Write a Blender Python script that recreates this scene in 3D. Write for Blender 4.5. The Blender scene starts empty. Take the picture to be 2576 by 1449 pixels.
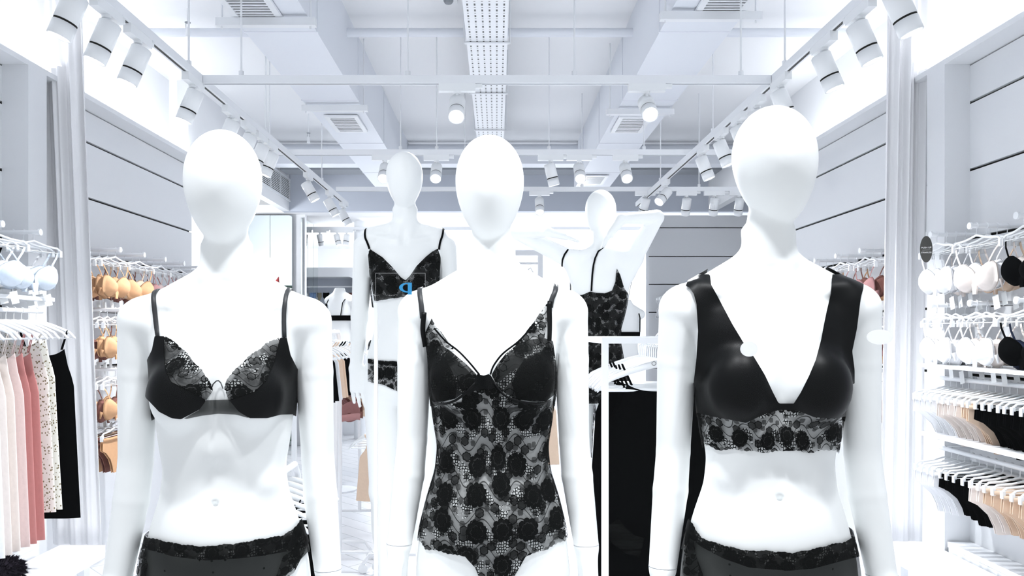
import bpy, math, random
import numpy as np
from mathutils import Vector, Matrix
from mathutils.bvhtree import BVHTree
random.seed(7)
S = bpy.context.scene
COL = S.collection
PI = math.pi
# ------------------------------------------------------------------ camera, world, light
F = 1900.0; VX = 1250.0; VY = 835.0; EYE = 1.55
cd = bpy.data.cameras.new('camera'); cam = bpy.data.objects.new('camera', cd); COL.objects.link(cam)
cam.location = (0, 0, EYE); cam.rotation_euler = (PI/2, 0, 0)
cd.sensor_width = 36; cd.lens = F/2576*36
cd.shift_x = (1288-VX)/2576; cd.shift_y = (VY-724.5)/2576
cd.clip_start = .02
S.camera = cam
S.view_settings.view_transform = 'Standard'; S.view_settings.look = 'None'
S.view_settings.exposure = 0.68; S.view_settings.gamma = 1
S.view_settings.use_curve_mapping = False
S.cycles.caustics_reflective = False; S.cycles.caustics_refractive = False; S.cycles.glossy_bounces = 2; S.cycles.max_bounces = 8
w = bpy.data.worlds.new('world'); S.world = w; w.use_nodes = True
bg = w.node_tree.nodes['Background']; bg.inputs[0].default_value = (.91, .95, 1, 1); bg.inputs[1].default_value = .44
def light(kind, loc, energy, size=.1, rot=(0, 0, 0), color=(.95, .975, 1), size_y=None, angle=None, blend=.6):
    l = bpy.data.lights.new('lamp_light', kind); l.energy = energy; l.color = color
    o = bpy.data.objects.new('lamp_light', l); COL.objects.link(o); o.location = loc; o.rotation_euler = rot
    if kind == 'AREA':
        l.shape = 'RECTANGLE'; l.size = size; l.size_y = size_y or size
    else:
        l.shadow_soft_size = size
    if kind == 'SPOT': l.spot_size = angle or 1.4; l.spot_blend = blend
    return o
def aim(loc, tgt):
    return (Vector(tgt)-Vector(loc)).to_track_quat('-Z', 'Y').to_euler()
# window spotlights above the mannequins (out of the frame, over the display window)
for lx, ly, tx, ty, e in ((-.74, .9, -.53, 1.47, 27), (.06, 1.02, 0, 1.62, 29), (.72, .88, .52, 1.44, 27)):
    lc = (lx, ly, 3.1); light('SPOT', lc, e*2.25, .07, aim(lc, (tx, ty, 1.35)), angle=1.2, blend=.8)
# two added spots without fixtures, out of view, to brighten the rear mannequins
light('SPOT', (-1.1, 1.5, 3.0), 26, .06, aim((-1.1, 1.5, 3.0), (-.36, 3.0, 1.6)), angle=.75, blend=.8)
light('SPOT', (1.2, 1.6, 3.0), 22, .06, aim((1.2, 1.6, 3.0), (.48, 3.55, 1.7)), angle=.7, blend=.8)
# cove light on top of the wall cornices
light('AREA', (-2.62, 5.4, 3.09), 5, .12, (0, PI-.5, 0), size_y=2.6)
light('AREA', (2.52, 5.4, 3.09), 5, .12, (0, PI+.5, 0), size_y=2.6)
light('AREA', (-2.64, 2.9, 3.09), 4.5, .1, (0, PI-.5, 0), size_y=2.3)
light('AREA', (2.54, 2.9, 3.09), 4.5, .1, (0, PI+.5, 0), size_y=2.3)
light('AREA', (2.5, 10.1, 3.2), 5, 1.6, (PI, 0, 0), size_y=.12)

def W(px, py, Y):
    return Vector(((px-VX)*Y/F, Y, EYE+(VY-py)*Y/F))
# ------------------------------------------------------------------ materials
def mat(name, col, rough=.5, spec=.3, metal=0, emit=None, es=0, noise=0, nscale=30, bump=0):
    m = bpy.data.materials.new(name); m.use_nodes = True; nt = m.node_tree; b = nt.nodes['Principled BSDF']
    b.inputs['Base Color'].default_value = (*col, 1); b.inputs['Roughness'].default_value = rough
    b.inputs['Specular IOR Level'].default_value = spec; b.inputs['Metallic'].default_value = metal
    if emit: b.inputs['Emission Color'].default_value = (*emit, 1); b.inputs['Emission Strength'].default_value = es
    if noise or bump:
        tc = nt.nodes.new('ShaderNodeTexCoord'); n = nt.nodes.new('ShaderNodeTexNoise'); n.inputs['Scale'].default_value = nscale; n.inputs['Detail'].default_value = 3
        nt.links.new(tc.outputs['Object'], n.inputs['Vector'])
        if noise:
            mx = nt.nodes.new('ShaderNodeMix'); mx.data_type = 'RGBA'
            mx.inputs[6].default_value = (*[c*(1-noise) for c in col], 1); mx.inputs[7].default_value = (*[min(1, c*(1+noise)) for c in col], 1)
            nt.links.new(n.outputs[0], mx.inputs[0]); nt.links.new(mx.outputs[2], b.inputs['Base Color'])
        if bump:
            bp = nt.nodes.new('ShaderNodeBump'); bp.inputs['Strength'].default_value = bump; bp.inputs['Distance'].default_value = .004
            nt.links.new(n.outputs[0], bp.inputs['Height']); nt.links.new(bp.outputs[0], b.inputs['Normal'])
    return m
M = {}
M['wall'] = mat('wall_paint', (.86, .875, .9), .7, .2, noise=.01, nscale=3)
M['wall_b'] = mat('bulkhead_paint', (.62, .66, .74), .8, .1, noise=.02, nscale=2)
M['ceil'] = mat('ceiling_paint', (.9, .91, .93), .8, .1, noise=.01, nscale=2)
M['duct'] = mat('duct_paint', (.83, .86, .92), .6, .2, noise=.01, nscale=4)
M['white'] = mat('white_metal', (.88, .9, .93), .35, .4, noise=.01, nscale=5)
M['plastic'] = mat('white_plastic', (.9, .92, .94), .3, .4, noise=.01, nscale=9)
M['skin'] = mat('mannequin_lacquer', (.93, .95, .95), .38, .35, noise=.004, nscale=3)
M['dark'] = mat('dark_metal', (.06, .06, .06), .5, .3, noise=.1)
M['groove'] = mat('groove', (.02, .02, .018), .8, .1, noise=.1)
M['vent'] = mat('vent_backing', (.03, .03, .03), .8, .05, noise=.1)
M['grey'] = mat('grey_seam', (.35, .37, .4), .7, .2, noise=.05)
M['lens'] = mat('lamp_lens', (1, 1, 1), .3, .3, emit=(.93, .97, 1), es=6, noise=.01)
M['lensoff'] = mat('lamp_lens_dim', (1, 1, 1), .3, .3, emit=(.93, .97, 1), es=2.2, noise=.01)
M['satin'] = mat('black_satin', (.0012, .0016, .002), .42, .12, noise=.05, nscale=60)
M['cotton'] = mat('black_fabric', (.001, .0013, .0016), .8, .05, noise=.3, nscale=80)
M['strap'] = mat('strap_elastic', (.03, .032, .035), .45, .3, noise=.2, nscale=200)
M['curtain'] = mat('curtain_cloth', (.95, .95, .97), .8, .1, noise=.01, nscale=20)
for nm, c in dict(f_white=(.9, .91, .94), f_cream=(.83, .76, .72), f_tan=(.62, .36, .2), f_nude=(.72, .55, .42), f_brown=(.2, .085, .07), f_pink=(.55, .24, .23),
                  f_rose=(.75, .6, .58), f_blue=(.72, .8, .9), f_blackx=(.0025, .003, .004), f_navy=(.005, .01, .03), f_steel=(.2, .3, .5), f_khaki=(.25, .23, .17), f_mauve=(.42, .22, .22)).items():
    M[nm] = mat('fabric'+nm[1:], c, .75, .15, noise=.06, nscale=60, bump=.15)
M['f_black'] = mat('fabric_black', (.0008, .001, .0013), .9, .02, noise=.06, nscale=60)
M['tag'] = mat('price_tag_card', (.85, .87, .88), .6, .2, noise=.02)
M['mirror'] = mat('mirror_panel', (.74, .79, .78), .04, .5, metal=1, noise=.01, nscale=2)
M['green'] = mat('green_panel', (.16, .24, .2), .6, .2, noise=.05)
M['red'] = mat('red_plastic', (.3, .03, .03), .5, .3, noise=.05)
M['sign'] = mat('sign_card', (.07, .07, .065), .6, .2, noise=.05)
M['letter'] = mat('letter_white', (.9, .9, .9), .6, .2, noise=.01)
M['lettergrey'] = mat('letter_grey', (.3, .3, .3), .6, .2, noise=.01)
M['blue'] = mat('blue_reflection', (.08, .5, 1), .5, .2, noise=.02)  # blue of the reflected sign mark, put in as a surface colour
M['fluff'] = mat('black_plush', (.012, .01, .015), .95, .05, noise=.3, nscale=200, bump=.5)

def node_mat(name):
    m = bpy.data.materials.new(name); m.use_nodes = True; nt = m.node_tree
    return m, nt, nt.nodes, nt.links
def mth(nt, op, a, b=None, clamp=False):
    n = nt.nodes.new('ShaderNodeMath'); n.operation = op; n.use_clamp = clamp
    for i, v in enumerate((a, b)):
        if v is None: continue
        if isinstance(v, (int, float)): n.inputs[i].default_value = v
        else: nt.links.new(v, n.inputs[i])
    return n.outputs[0]
def lace(name, scale=13, tl=.5, net=165, fr=.3, dense=0., col=(.002, .0025, .0025)):
    """floral lace in cylindrical coordinates: scalloped blossoms, leaf sprigs, bands of open net, sheer tulle between"""
    m, nt, N, L = node_mat(name); b = N['Principled BSDF']
    b.inputs['Base Color'].default_value = (*col, 1); b.inputs['Roughness'].default_value = .8; b.inputs['Specular IOR Level'].default_value = .06
    tc = N.new('ShaderNodeTexCoord'); sp = N.new('ShaderNodeSeparateXYZ'); L.new(tc.outputs['Object'], sp.inputs[0])
    u = mth(nt, 'MULTIPLY', mth(nt, 'ARCTAN2', sp.outputs[0], mth(nt, 'MULTIPLY', sp.outputs[1], -1)), .125)
    cb = N.new('ShaderNodeCombineXYZ'); L.new(u, cb.inputs[0]); L.new(sp.outputs[2], cb.inputs[1])
    def blossom(sc, off, rad, petals, rnd, shrink=.12):
        ad = N.new('ShaderNodeVectorMath'); ad.operation = 'ADD'; L.new(cb.outputs[0], ad.inputs[0]); ad.inputs[1].default_value = (off, off*.7, 0)
        v = N.new('ShaderNodeTexVoronoi'); v.voronoi_dimensions = '2D'; v.inputs['Scale'].default_value = sc; v.inputs['Randomness'].default_value = rnd; L.new(ad.outputs[0], v.inputs['Vector'])
        df = N.new('ShaderNodeVectorMath'); df.operation = 'SUBTRACT'; L.new(ad.outputs[0], df.inputs[0]); L.new(v.outputs['Position'], df.inputs[1])
        s2 = N.new('ShaderNodeSeparateXYZ'); L.new(df.outputs[0], s2.inputs[0])
        th = mth(nt, 'ARCTAN2', s2.outputs[1], s2.outputs[0])
        lobe = mth(nt, 'POWER', mth(nt, 'ABSOLUTE', mth(nt, 'SINE', mth(nt, 'MULTIPLY', th, petals/2))), .6)
        edge = mth(nt, 'MULTIPLY', rad, mth(nt, 'ADD', 1-shrink*1.6, mth(nt, 'MULTIPLY', lobe, shrink*1.6)))
        d = mth(nt, 'DIVIDE', v.outputs['Distance'], edge)
        return d, th
    A, tA = blossom(scale, 0, fr, 9, .55); B_, tB = blossom(scale*1.9, .37, .3, 6, .8); C_, tC = blossom(scale*2.7, .61, .27, 4, .9)
    fA = mth(nt, 'LESS_THAN', A, 1); fB = mth(nt, 'LESS_THAN', B_, 1); fC = mth(nt, 'LESS_THAN', C_, 1)
    rimA = mth(nt, 'LESS_THAN', mth(nt, 'ABSOLUTE', mth(nt, 'SUBTRACT', A, .93)), .07)
    inner = mth(nt, 'LESS_THAN', mth(nt, 'ABSOLUTE', mth(nt, 'SUBTRACT', A, .58)), .05)
    rimB = mth(nt, 'LESS_THAN', mth(nt, 'ABSOLUTE', mth(nt, 'SUBTRACT', B_, .9)), .1)
    vn = N.new('ShaderNodeTexVoronoi'); vn.voronoi_dimensions = '2D'; vn.feature = 'DISTANCE_TO_EDGE'; vn.inputs['Scale'].default_value = net; vn.inputs['Randomness'].default_value = .55; L.new(cb.outputs[0], vn.inputs['Vector'])
    thread = mth(nt, 'LESS_THAN', vn.outputs['Distance'], .15)
    # winding net bands hugging the blossoms
    wv = mth(nt, 'SINE', mth(nt, 'ADD', mth(nt, 'MULTIPLY', sp.outputs[2], 2*PI*scale*.95), mth(nt, 'MULTIPLY', mth(nt, 'SINE', mth(nt, 'MULTIPLY', u, 2*PI*scale*.8)), 1.5)))
    netz = mth(nt, 'MULTIPLY', mth(nt, 'GREATER_THAN', wv, .35), mth(nt, 'LESS_THAN', A, 1.75))
    vine = mth(nt, 'LESS_THAN', mth(nt, 'ABSOLUTE', mth(nt, 'ADD', wv, .55)), .1)
    tul = mth(nt, 'ADD', tl, dense)
    ground = mth(nt, 'ADD', mth(nt, 'MULTIPLY', netz, mth(nt, 'MAXIMUM', thread, dense*.9)), mth(nt, 'MULTIPLY', mth(nt, 'SUBTRACT', 1, netz), mth(nt, 'MINIMUM', tul, 1)))
    ground = mth(nt, 'MAXIMUM', ground, mth(nt, 'MULTIPLY', fC, .8)); ground = mth(nt, 'MAXIMUM', ground, mth(nt, 'MULTIPLY', vine, .9))
    ground = mth(nt, 'MAXIMUM', ground, mth(nt, 'MULTIPLY', fB, .86)); ground = mth(nt, 'MAXIMUM', ground, rimB)
    fl = mth(nt, 'SUBTRACT', .985, mth(nt, 'MULTIPLY', inner, .14))
    a = mth(nt, 'MAXIMUM', ground, mth(nt, 'MULTIPLY', fA, fl)); a = mth(nt, 'MAXIMUM', a, rimA, True)
    L.new(a, b.inputs['Alpha'])
    return m
M['lace'] = lace('black_lace', 14.5, .46, fr=.36)
M['lace_open'] = lace('black_lace_open', 20, .36, 175, .33)
M['lace_dense'] = lace('black_lace_dense', 19, .62, 190, .36, .26)
M['lace_mid'] = lace('black_lace_mid', 22, .6, 190, .33, .1)
M['lace_rim'] = lace('black_lace_rim', 26, .7, 190, .38)
def tulle(name, a, dots=0):
    m, nt, N, L = node_mat(name); b = N['Principled BSDF']; b.inputs['Base Color'].default_value = (.004, .006, .005, 1); b.inputs['Roughness'].default_value = .6; b.inputs['Specular IOR Level'].default_value = .1
    tc = N.new('ShaderNodeTexCoord'); v = N.new('ShaderNodeTexVoronoi'); v.inputs['Scale'].default_value = 45; v.inputs['Randomness'].default_value = .15; L.new(tc.outputs['Object'], v.inputs[0])
    L.new(mth(nt, 'ADD', a, mth(nt, 'MULTIPLY', mth(nt, 'LESS_THAN', v.outputs['Distance'], dots), .2), True), b.inputs['Alpha'])
    return m
M['tulle'] = tulle('black_tulle', .82, .1)
M['tulle_thin'] = tulle('grey_tulle', .55)
def spots():
    m, nt, N, L = node_mat('dotted_cloth'); b = N['Principled BSDF']; b.inputs['Roughness'].default_value = .8
    tc = N.new('ShaderNodeTexCoord'); v = N.new('ShaderNodeTexVoronoi'); v.inputs['Scale'].default_value = 68; L.new(tc.outputs['Object'], v.inputs[0])
    n = N.new('ShaderNodeTexNoise'); n.inputs['Scale'].default_value = 120; L.new(tc.outputs['Object'], n.inputs[0])
    k = mth(nt, 'LESS_THAN', mth(nt, 'ADD', v.outputs['Distance'], mth(nt, 'MULTIPLY', n.outputs[0], .35)), .47)
    mx = N.new('ShaderNodeMix'); mx.data_type = 'RGBA'; mx.inputs[6].default_value = (.85, .83, .78, 1); mx.inputs[7].default_value = (.22, .18, .1, 1)
    L.new(k, mx.inputs[0]); L.new(mx.outputs[2], b.inputs['Base Color']); return m
M['dots'] = spots()
def floor_mat():
    m, nt, N, L = node_mat('herringbone_tiles'); b = N['Principled BSDF']; b.inputs['Roughness'].default_value = .25
    tc = N.new('ShaderNodeTexCoord'); mp = N.new('ShaderNodeMapping'); mp.inputs['Rotation'].default_value = (0, 0, .78); L.new(tc.outputs['Object'], mp.inputs[0])
    br = N.new('ShaderNodeTexBrick'); br.inputs['Scale'].default_value = 1; br.inputs['Brick Width'].default_value = .6; br.inputs['Row Height'].default_value = .15; br.inputs['Mortar Size'].default_value = .004
    br.inputs['Color1'].default_value = (.86, .87, .9, 1); br.inputs['Color2'].default_value = (.78, .8, .84, 1); br.inputs['Mortar'].default_value = (.55, .57, .6, 1)
    L.new(mp.outputs[0], br.inputs[0]); L.new(br.outputs[0], b.inputs['Base Color']); return m
M['floor'] = floor_mat()
def tray_mat():
    # slotted sheet: rows of punched slots, long and short in turn
    m, nt, N, L = node_mat('slotted_tray_metal'); b = N['Principled BSDF']; b.inputs['Roughness'].default_value = .4
    tc = N.new('ShaderNodeTexCoord'); sp = N.new('ShaderNodeSeparateXYZ'); L.new(tc.outputs['Object'], sp.inputs[0])
    fx = mth(nt, 'FRACT', mth(nt, 'MULTIPLY', sp.outputs[0], 1/.043)); cx = mth(nt, 'LESS_THAN', mth(nt, 'ABSOLUTE', mth(nt, 'SUBTRACT', fx, .5)), .12)
    fy = mth(nt, 'FRACT', mth(nt, 'MULTIPLY', sp.outputs[1], 1/.08)); cy = mth(nt, 'LESS_THAN', mth(nt, 'ABSOLUTE', mth(nt, 'SUBTRACT', fy, .3)), .17)
    cy2 = mth(nt, 'LESS_THAN', mth(nt, 'ABSOLUTE', mth(nt, 'SUBTRACT', fy, .78)), .04)
    k = mth(nt, 'MULTIPLY', cx, mth(nt, 'MAXIMUM', cy, cy2))
    mx = N.new('ShaderNodeMix'); mx.data_type = 'RGBA'; mx.inputs[6].default_value = (.88, .9, .93, 1); mx.inputs[7].default_value = (.03, .03, .03, 1)
    L.new(k, mx.inputs[0]); L.new(mx.outputs[2], b.inputs['Base Color']); return m
M['tray'] = tray_mat()
def glass_mat():
    m, nt, N, L = node_mat('window_glass'); N.remove(N['Principled BSDF']); t = N.new('ShaderNodeBsdfTransparent'); g = N.new('ShaderNodeBsdfGlossy'); g.inputs['Roughness'].default_value = .02
    mx = N.new('ShaderNodeMixShader'); mx.inputs[0].default_value = .004; L.new(t.outputs[0], mx.inputs[1]); L.new(g.outputs[0], mx.inputs[2]); L.new(mx.outputs[0], N['Material Output'].inputs[0]); return m
M['glass'] = glass_mat()

# ------------------------------------------------------------------ mesh builder
class MB:
    def __init__(s): s.v = []; s.f = []; s.sm = []
    def add(s, vs, fs, smooth=False):
        o = len(s.v); s.v += [tuple(v) for v in vs]; s.f += [tuple(i+o for i in f) for f in fs]; s.sm += [smooth]*len(fs); return s
    def box(s, x0, x1, y0, y1, z0, z1):
        vs = [(x, y, z) for x in (x0, x1) for y in (y0, y1) for z in (z0, z1)]
        return s.add(vs, [(0, 1, 3, 2), (4, 6, 7, 5), (0, 4, 5, 1), (2, 3, 7, 6), (0, 2, 6, 4), (1, 5, 7, 3)])
    def cbox(s, c, d): return s.box(c[0]-d[0]/2, c[0]+d[0]/2, c[1]-d[1]/2, c[1]+d[1]/2, c[2]-d[2]/2, c[2]+d[2]/2)
    def tube(s, pts, r, n=10, cap=True):
        pts = [Vector(p) for p in pts]; rs = r if isinstance(r, (list, tuple)) else [r]*len(pts)
        vs = []; up = None
        for i, p in enumerate(pts):
            a = pts[max(i-1, 0)]; b = pts[min(i+1, len(pts)-1)]; t = (b-a).normalized()
            if up is None: up = Vector((0, 0, 1)) if abs(t.z) < .9 else Vector((1, 0, 0))
            sd = t.cross(up).normalized(); up = sd.cross(t).normalized()
            for k in range(n):
                an = 2*PI*k/n; vs.append(p+(sd*math.cos(an)+up*math.sin(an))*rs[i])
        fs = [(i*n+k, i*n+(k+1) % n, (i+1)*n+(k+1) % n, (i+1)*n+k) for i in range(len(pts)-1) for k in range(n)]
        s.add(vs, fs, True)
        if cap: s.add([vs[k] for k in range(n)], [tuple(range(n))[::-1]]); s.add([vs[-n+k] for k in range(n)], [tuple(range(n))])
        return s
    def ribbon(s, pts, nrm, wdt, th=.0012):
        pts = [Vector(p) for p in pts]; vs = []
        for i, p in enumerate(pts):
            t = (pts[min(i+1, len(pts)-1)]-pts[max(i-1, 0)]).normalized(); n = Vector(nrm[i]).normalized(); sd = t.cross(n).normalized()*wdt/2
            vs += [p-sd, p+sd, p+sd+n*th, p-sd+n*th]
        fs = []
        for i in range(len(pts)-1):
            for k in range(4): fs.append((i*4+k, i*4+(k+1) % 4, i*4+4+(k+1) % 4, i*4+4+k))
        fs += [(3, 2, 1, 0), tuple(len(vs)-4+k for k in range(4))]
        return s.add(vs, fs, True)
    def ell(s, c, r, nu=16, nv=10):
        vs = [(c[0]+r[0]*math.sin(PI*j/nv)*math.cos(2*PI*i/nu), c[1]+r[1]*math.sin(PI*j/nv)*math.sin(2*PI*i/nu), c[2]+r[2]*math.cos(PI*j/nv)) for j in range(nv+1) for i in range(nu)]
        fs = [(j*nu+i, (j+1)*nu+i, (j+1)*nu+(i+1) % nu, j*nu+(i+1) % nu) for j in range(nv) for i in range(nu)]
        return s.add(vs, fs, True)
    def prism(s, poly, y0, y1):   # outline in x,z extruded along y
        n = len(poly); vs = [(p[0], y0, p[1]) for p in poly]+[(p[0], y1, p[1]) for p in poly]
        return s.add(vs, [tuple(range(n)), tuple(range(n, 2*n))[::-1]]+[((i+1) % n, i, n+i, n+(i+1) % n) for i in range(n)])
    def build(s, name, m, parent=None, loc=None, rot=None, merge=True):
        me = bpy.data.meshes.new(name); me.from_pydata(s.v, [], s.f)
        me.polygons.foreach_set('use_smooth', s.sm); me.materials.append(m); me.update()
        o = bpy.data.objects.new(name, me); COL.objects.link(o)
        if parent: o.parent = parent
        if loc: o.location = loc
        if rot: o.rotation_euler = rot
        return o
def tag(o, label=None, cat=None, group=None, kind=None):
    if label: o['label'] = label
    if cat: o['category'] = cat
    if group: o['group'] = group
    if kind: o['kind'] = kind
    return o
def empty(name, loc=(0, 0, 0), rz=0, label=None, cat=None, group=None):
    o = bpy.data.objects.new(name, None); COL.objects.link(o); o.location = loc; o.rotation_euler = (0, 0, rz); o.empty_display_size = .05
    return tag(o, label, cat, group)
KIDS = {}
def kids(o):
    if o.name not in KIDS or not KIDS[o.name]: KIDS[o.name] = [c for c in bpy.data.objects if c.parent == o]
    return KIDS[o.name]
def copy_tree(o, parent=None):
    c = o.copy(); COL.objects.link(c)
    if parent: c.parent = parent
    cs = [copy_tree(ch, c) for ch in kids(o)]; KIDS[c.name] = cs
    return c
FIRST = set()
def place(proto, loc, rz=0, label=None, group=None, mats=None, scale=None):
    o = proto if proto.name not in FIRST else copy_tree(proto)
    if o is proto: FIRST.add(proto.name); kids(proto); [kids(k) for k in kids(proto)]
    o.location = loc; o.rotation_euler = (0, 0, rz)
    if scale: o.scale = scale if isinstance(scale, tuple) else (scale,)*3
    if label: o['label'] = label
    if group: o['group'] = group
    if mats:
        for ch in [o]+kids(o)+[g for k in kids(o) for g in kids(k)]:
            k = ch.name.split('.')[0]
            if k in mats and ch.type == 'MESH':
                ch.material_slots[0].link = 'OBJECT'; ch.material_slots[0].material = M[mats[k]]
    return o
def struct(name, mb, m, kind='structure'): return tag(mb.build(name, m), kind=kind)
ORD = ['first', 'second', 'third', 'fourth', 'fifth', 'sixth', 'seventh', 'eighth', 'ninth', 'tenth', 'eleventh', 'twelfth', 'thirteenth', 'fourteenth', 'fifteenth', 'sixteenth', 'seventeenth', 'eighteenth', 'nineteenth', 'twentieth']

# ------------------------------------------------------------------ the setting
CZ = EYE+2.24
XL, XR = -2.72, 2.6
struct('floor', MB().box(-4.6, 4.2, .6, 14.6, -.1, 0), M['floor'])
struct('ceiling', MB().box(-4.6, 4.2, .3, 10.0, CZ, CZ+.1), M['ceil'])
struct('ceiling_rear', MB().box(-4.6, 4.2, 10.12, 14.6, EYE+1.6, EYE+1.7), M['ceil'])
PT = EYE+1.47
def grooved(name, x, y0, y1, side):
    # wall panels with open shadow joints; the joints are real gaps backed by a dark strip
    hs = [EYE+1.26, EYE+.89, EYE+.515, EYE+.14, EYE-.235, EYE-.61]
    z = 0.0; mb = MB()
    for h in sorted(hs)+[PT]:
        mb.box(min(x, x+side*.03), max(x, x+side*.03), y0, y1, z, h-.008); z = h+.008
    mb.box(min(x+side*.03, x+side*.2), max(x+side*.03, x+side*.2), y0, y1, 0, PT)
    o = struct(name, mb, M['wall'])
    g = MB()
    for h in hs: g.box(min(x+side*.024, x+side*.029), max(x+side*.024, x+side*.029), y0, y1, h-.008, h+.008)
    g.build('joint', M['groove'], o)
    return o
grooved('wall_left', XL, .9, 6.73, -1); grooved('wall_right', XR, .9, 6.73, 1)
struct('wall_left_upper', MB().box(-3.02, -2.92, .9, 6.73, PT-.1, CZ), M['wall'])
struct('wall_right_upper', MB().box(2.8, 2.9, .9, 6.73, PT-.1, CZ), M['wall'])
# cornice shelves that hide the cove lights
for side, x, nm in ((-1, XL, 'trim_1'), (1, XR, 'trim_2')):
    xi = x-side*.14
    struct(nm, MB().box(min(xi, x+side*.3), max(xi, x+side*.3), .9, 6.73, PT, PT+.03), M['wall'])
for nm, xa, xb in (('trim_3', XL, -2.575), ('trim_4', 2.46, XR)):
    struct(nm, MB().box(xa, xb, 4.15, 4.32, 0, PT), M['wall'])
# return walls and the deeper bay on the left
struct('wall_left_return', MB().box(-4.5, XL-.2, 6.63, 6.73, 0, PT).box(-4.5, -3.02, 6.63, 6.73, PT, CZ), M['wall'])
struct('wall_left_bay', MB().box(-4.6, -4.5, 6.6, 14.6, 0, CZ), M['wall'])
struct('wall_left_fascia', MB().box(-2.85, -2.75, 6.73, 10.0, EYE+1.6, CZ), M['wall'])
struct('wall_right_fascia', MB().box(2.8, 2.9, 6.73, 10.0, EYE+1.6, CZ), M['wall'])
struct('wall_right_return', MB().box(2.8, 4.0, 6.63, 6.73, 0, CZ-.6), M['wall'])
struct('wall_right_bay', MB().box(3.9, 4.0, 6.73, 14.6, 0, CZ), M['wall'])
struct('wall_bulkhead', MB().box(-2.85, 4.0, 10.0, 10.12, EYE+1.6, CZ), M['wall_b'])
hb = [EYE+1.38, EYE+1.0, EYE+.63, EYE+.26, EYE-.11, EYE-.48]
mb = MB(); z = 0
for h in sorted(hb)+[EYE+1.55]: mb.box(1.97, 3.9, 10.0, 10.1, z, h-.006); z = h+.006
wb = struct('wall_back', mb, M['wall'])
g = MB()
for h in hb: g.box(1.97, 3.9, 10.06, 10.09, h-.007, h+.007)
g.build('joint', M['groove'], wb)
struct('wall_rear', MB().box(-4.6, 4.2, 14.5, 14.6, 0, EYE+1.7), M['wall'])
struct('wall_back_panel', MB().box(-4.5, -2.62, 10.3, 10.4, 0, EYE+1.6), M['wall'])

# ceiling ducts
def duct(x0, x1, label):
    r = empty('ceiling_duct', ((x0+x1)/2, 5, EYE+1.75), 0, label, 'duct', 'rectangular air ducts under the ceiling')
    w_ = (x1-x0)/2
    MB().box(-w_, w_, -4.2, 4.3, 0, .49).build('casing', M['duct'], r)
    for y in (-3.2, -1.9, -.6, .7, 2.0, 3.3): MB().box(-w_-.006, w_+.006, y, y+.02, -.003, .48).build('flange', M['duct'], r)
    return r
d1 = duct(-1.47, -1.05, 'wide white air duct hanging over the darker air grille wall side')
d2 = duct(.95, 1.36, 'wide white air duct over the rear mannequin with raised arms')
d1['label'] = 'white rectangular air duct above the mannequin in the satin-cupped lace bra'
d2['label'] = 'white rectangular air duct above the mannequin with raised arms'
def grille(name, c, wx, wy, label, n=9):
    r = empty(name, c, 0, label, 'air vent', 'air grilles in the ducts')
    MB().box(-wx/2, wx/2, -wy/2, wy/2, -.004, 0).build('backing', M['vent'], r)
    f = MB(); t = .035
    f.box(-wx/2-t, -wx/2, -wy/2-t, wy/2+t, -.014, 0).box(wx/2, wx/2+t, -wy/2-t, wy/2+t, -.014, 0).box(-wx/2, wx/2, -wy/2-t, -wy/2, -.014, 0).box(-wx/2, wx/2, wy/2, wy/2+t, -.014, 0)
    f.build('frame', M['white'], r)
    s_ = MB()
    for i in range(n):
        y = -wy/2+wy*(i+.5)/n; s_.box(-wx/2, wx/2, y-wy/n*.2, y+wy/n*.2, -.012, -.005)
    s_.build('slat', M['white'], r)
def ongrid(px, py, H): Y = H*F/(VY-py); return W(px, py, Y)
for px, py, lb in ((872, 308, 'small slatted air grille on the duct above the black lace bra mannequin'), (625, 5, 'air grille cut by the picture top, on the duct nearest the satin bra mannequin'),
                   (1587, 310, 'slatted air grille half hidden by the brightest glowing spotlight'), (1825, 2, 'air grille cut by the picture top over the raised-arm mannequin side'),
                   (1494, 450, 'farthest small air grille, just above the raised-arm mannequin head')):
    c = ongrid(px, py, 1.75); grille('air_grille', (c.x, c.y, EYE+1.744), .2, .42 if py > 20 else .3, lb)
r = empty('wall_air_grille', (-2.75, 9.35, EYE+1.87), 0, 'dark three-panel slatted air grille high on the side fascia', 'air vent')
MB().box(0, .004, -.62, .62, -.13, .13).build('backing', M['vent'], r)
s_ = MB()
for i in range(12): s_.box(.004, .014, -.62, .62, -.13+.26*(i+.2)/12, -.13+.26*(i+.62)/12)
s_.build('slat', M['white'], r)
s_ = MB().box(.003, .02, -.65, .65, .13, .15).box(.003, .02, -.65, .65, -.15, -.13)
for y in (-.64, -.215, .205, .63): s_.box(.003, .018, y-.01, y+.01, -.13, .13)
s_.build('frame', M['white'], r)
# duct support bars on threaded rods
for i, (xa, xb, py, lb) in enumerate(((545, 795, 55, 'nearer white duct support bar on two rods, above the satin bra mannequin'), (760, 925, 272, 'farther white duct support bar by the duct grille'),
                                      (1660, 1915, 40, 'nearer white duct support bar over the raised-arm mannequin side'), (1525, 1695, 281, 'farther white duct support bar crossing behind the glowing spotlight'))):
    a = ongrid(xa, py, 1.71); b = ongrid(xb, py, 1.71)
    r = empty('duct_support', ((a.x+b.x)/2, a.y, a.z), 0, lb, 'duct hanger', 'duct support bars'); h = (b.x-a.x)/2
    MB().box(-h, h, -.02, .02, -.025, .018).build('bar', M['white'], r)
    for s in (-1, 1): MB().tube([(s*(h-.03), 0, -.04), (s*(h-.03), 0, CZ-a.z)], .005, 6).build('rod', M['white'], r)
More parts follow.
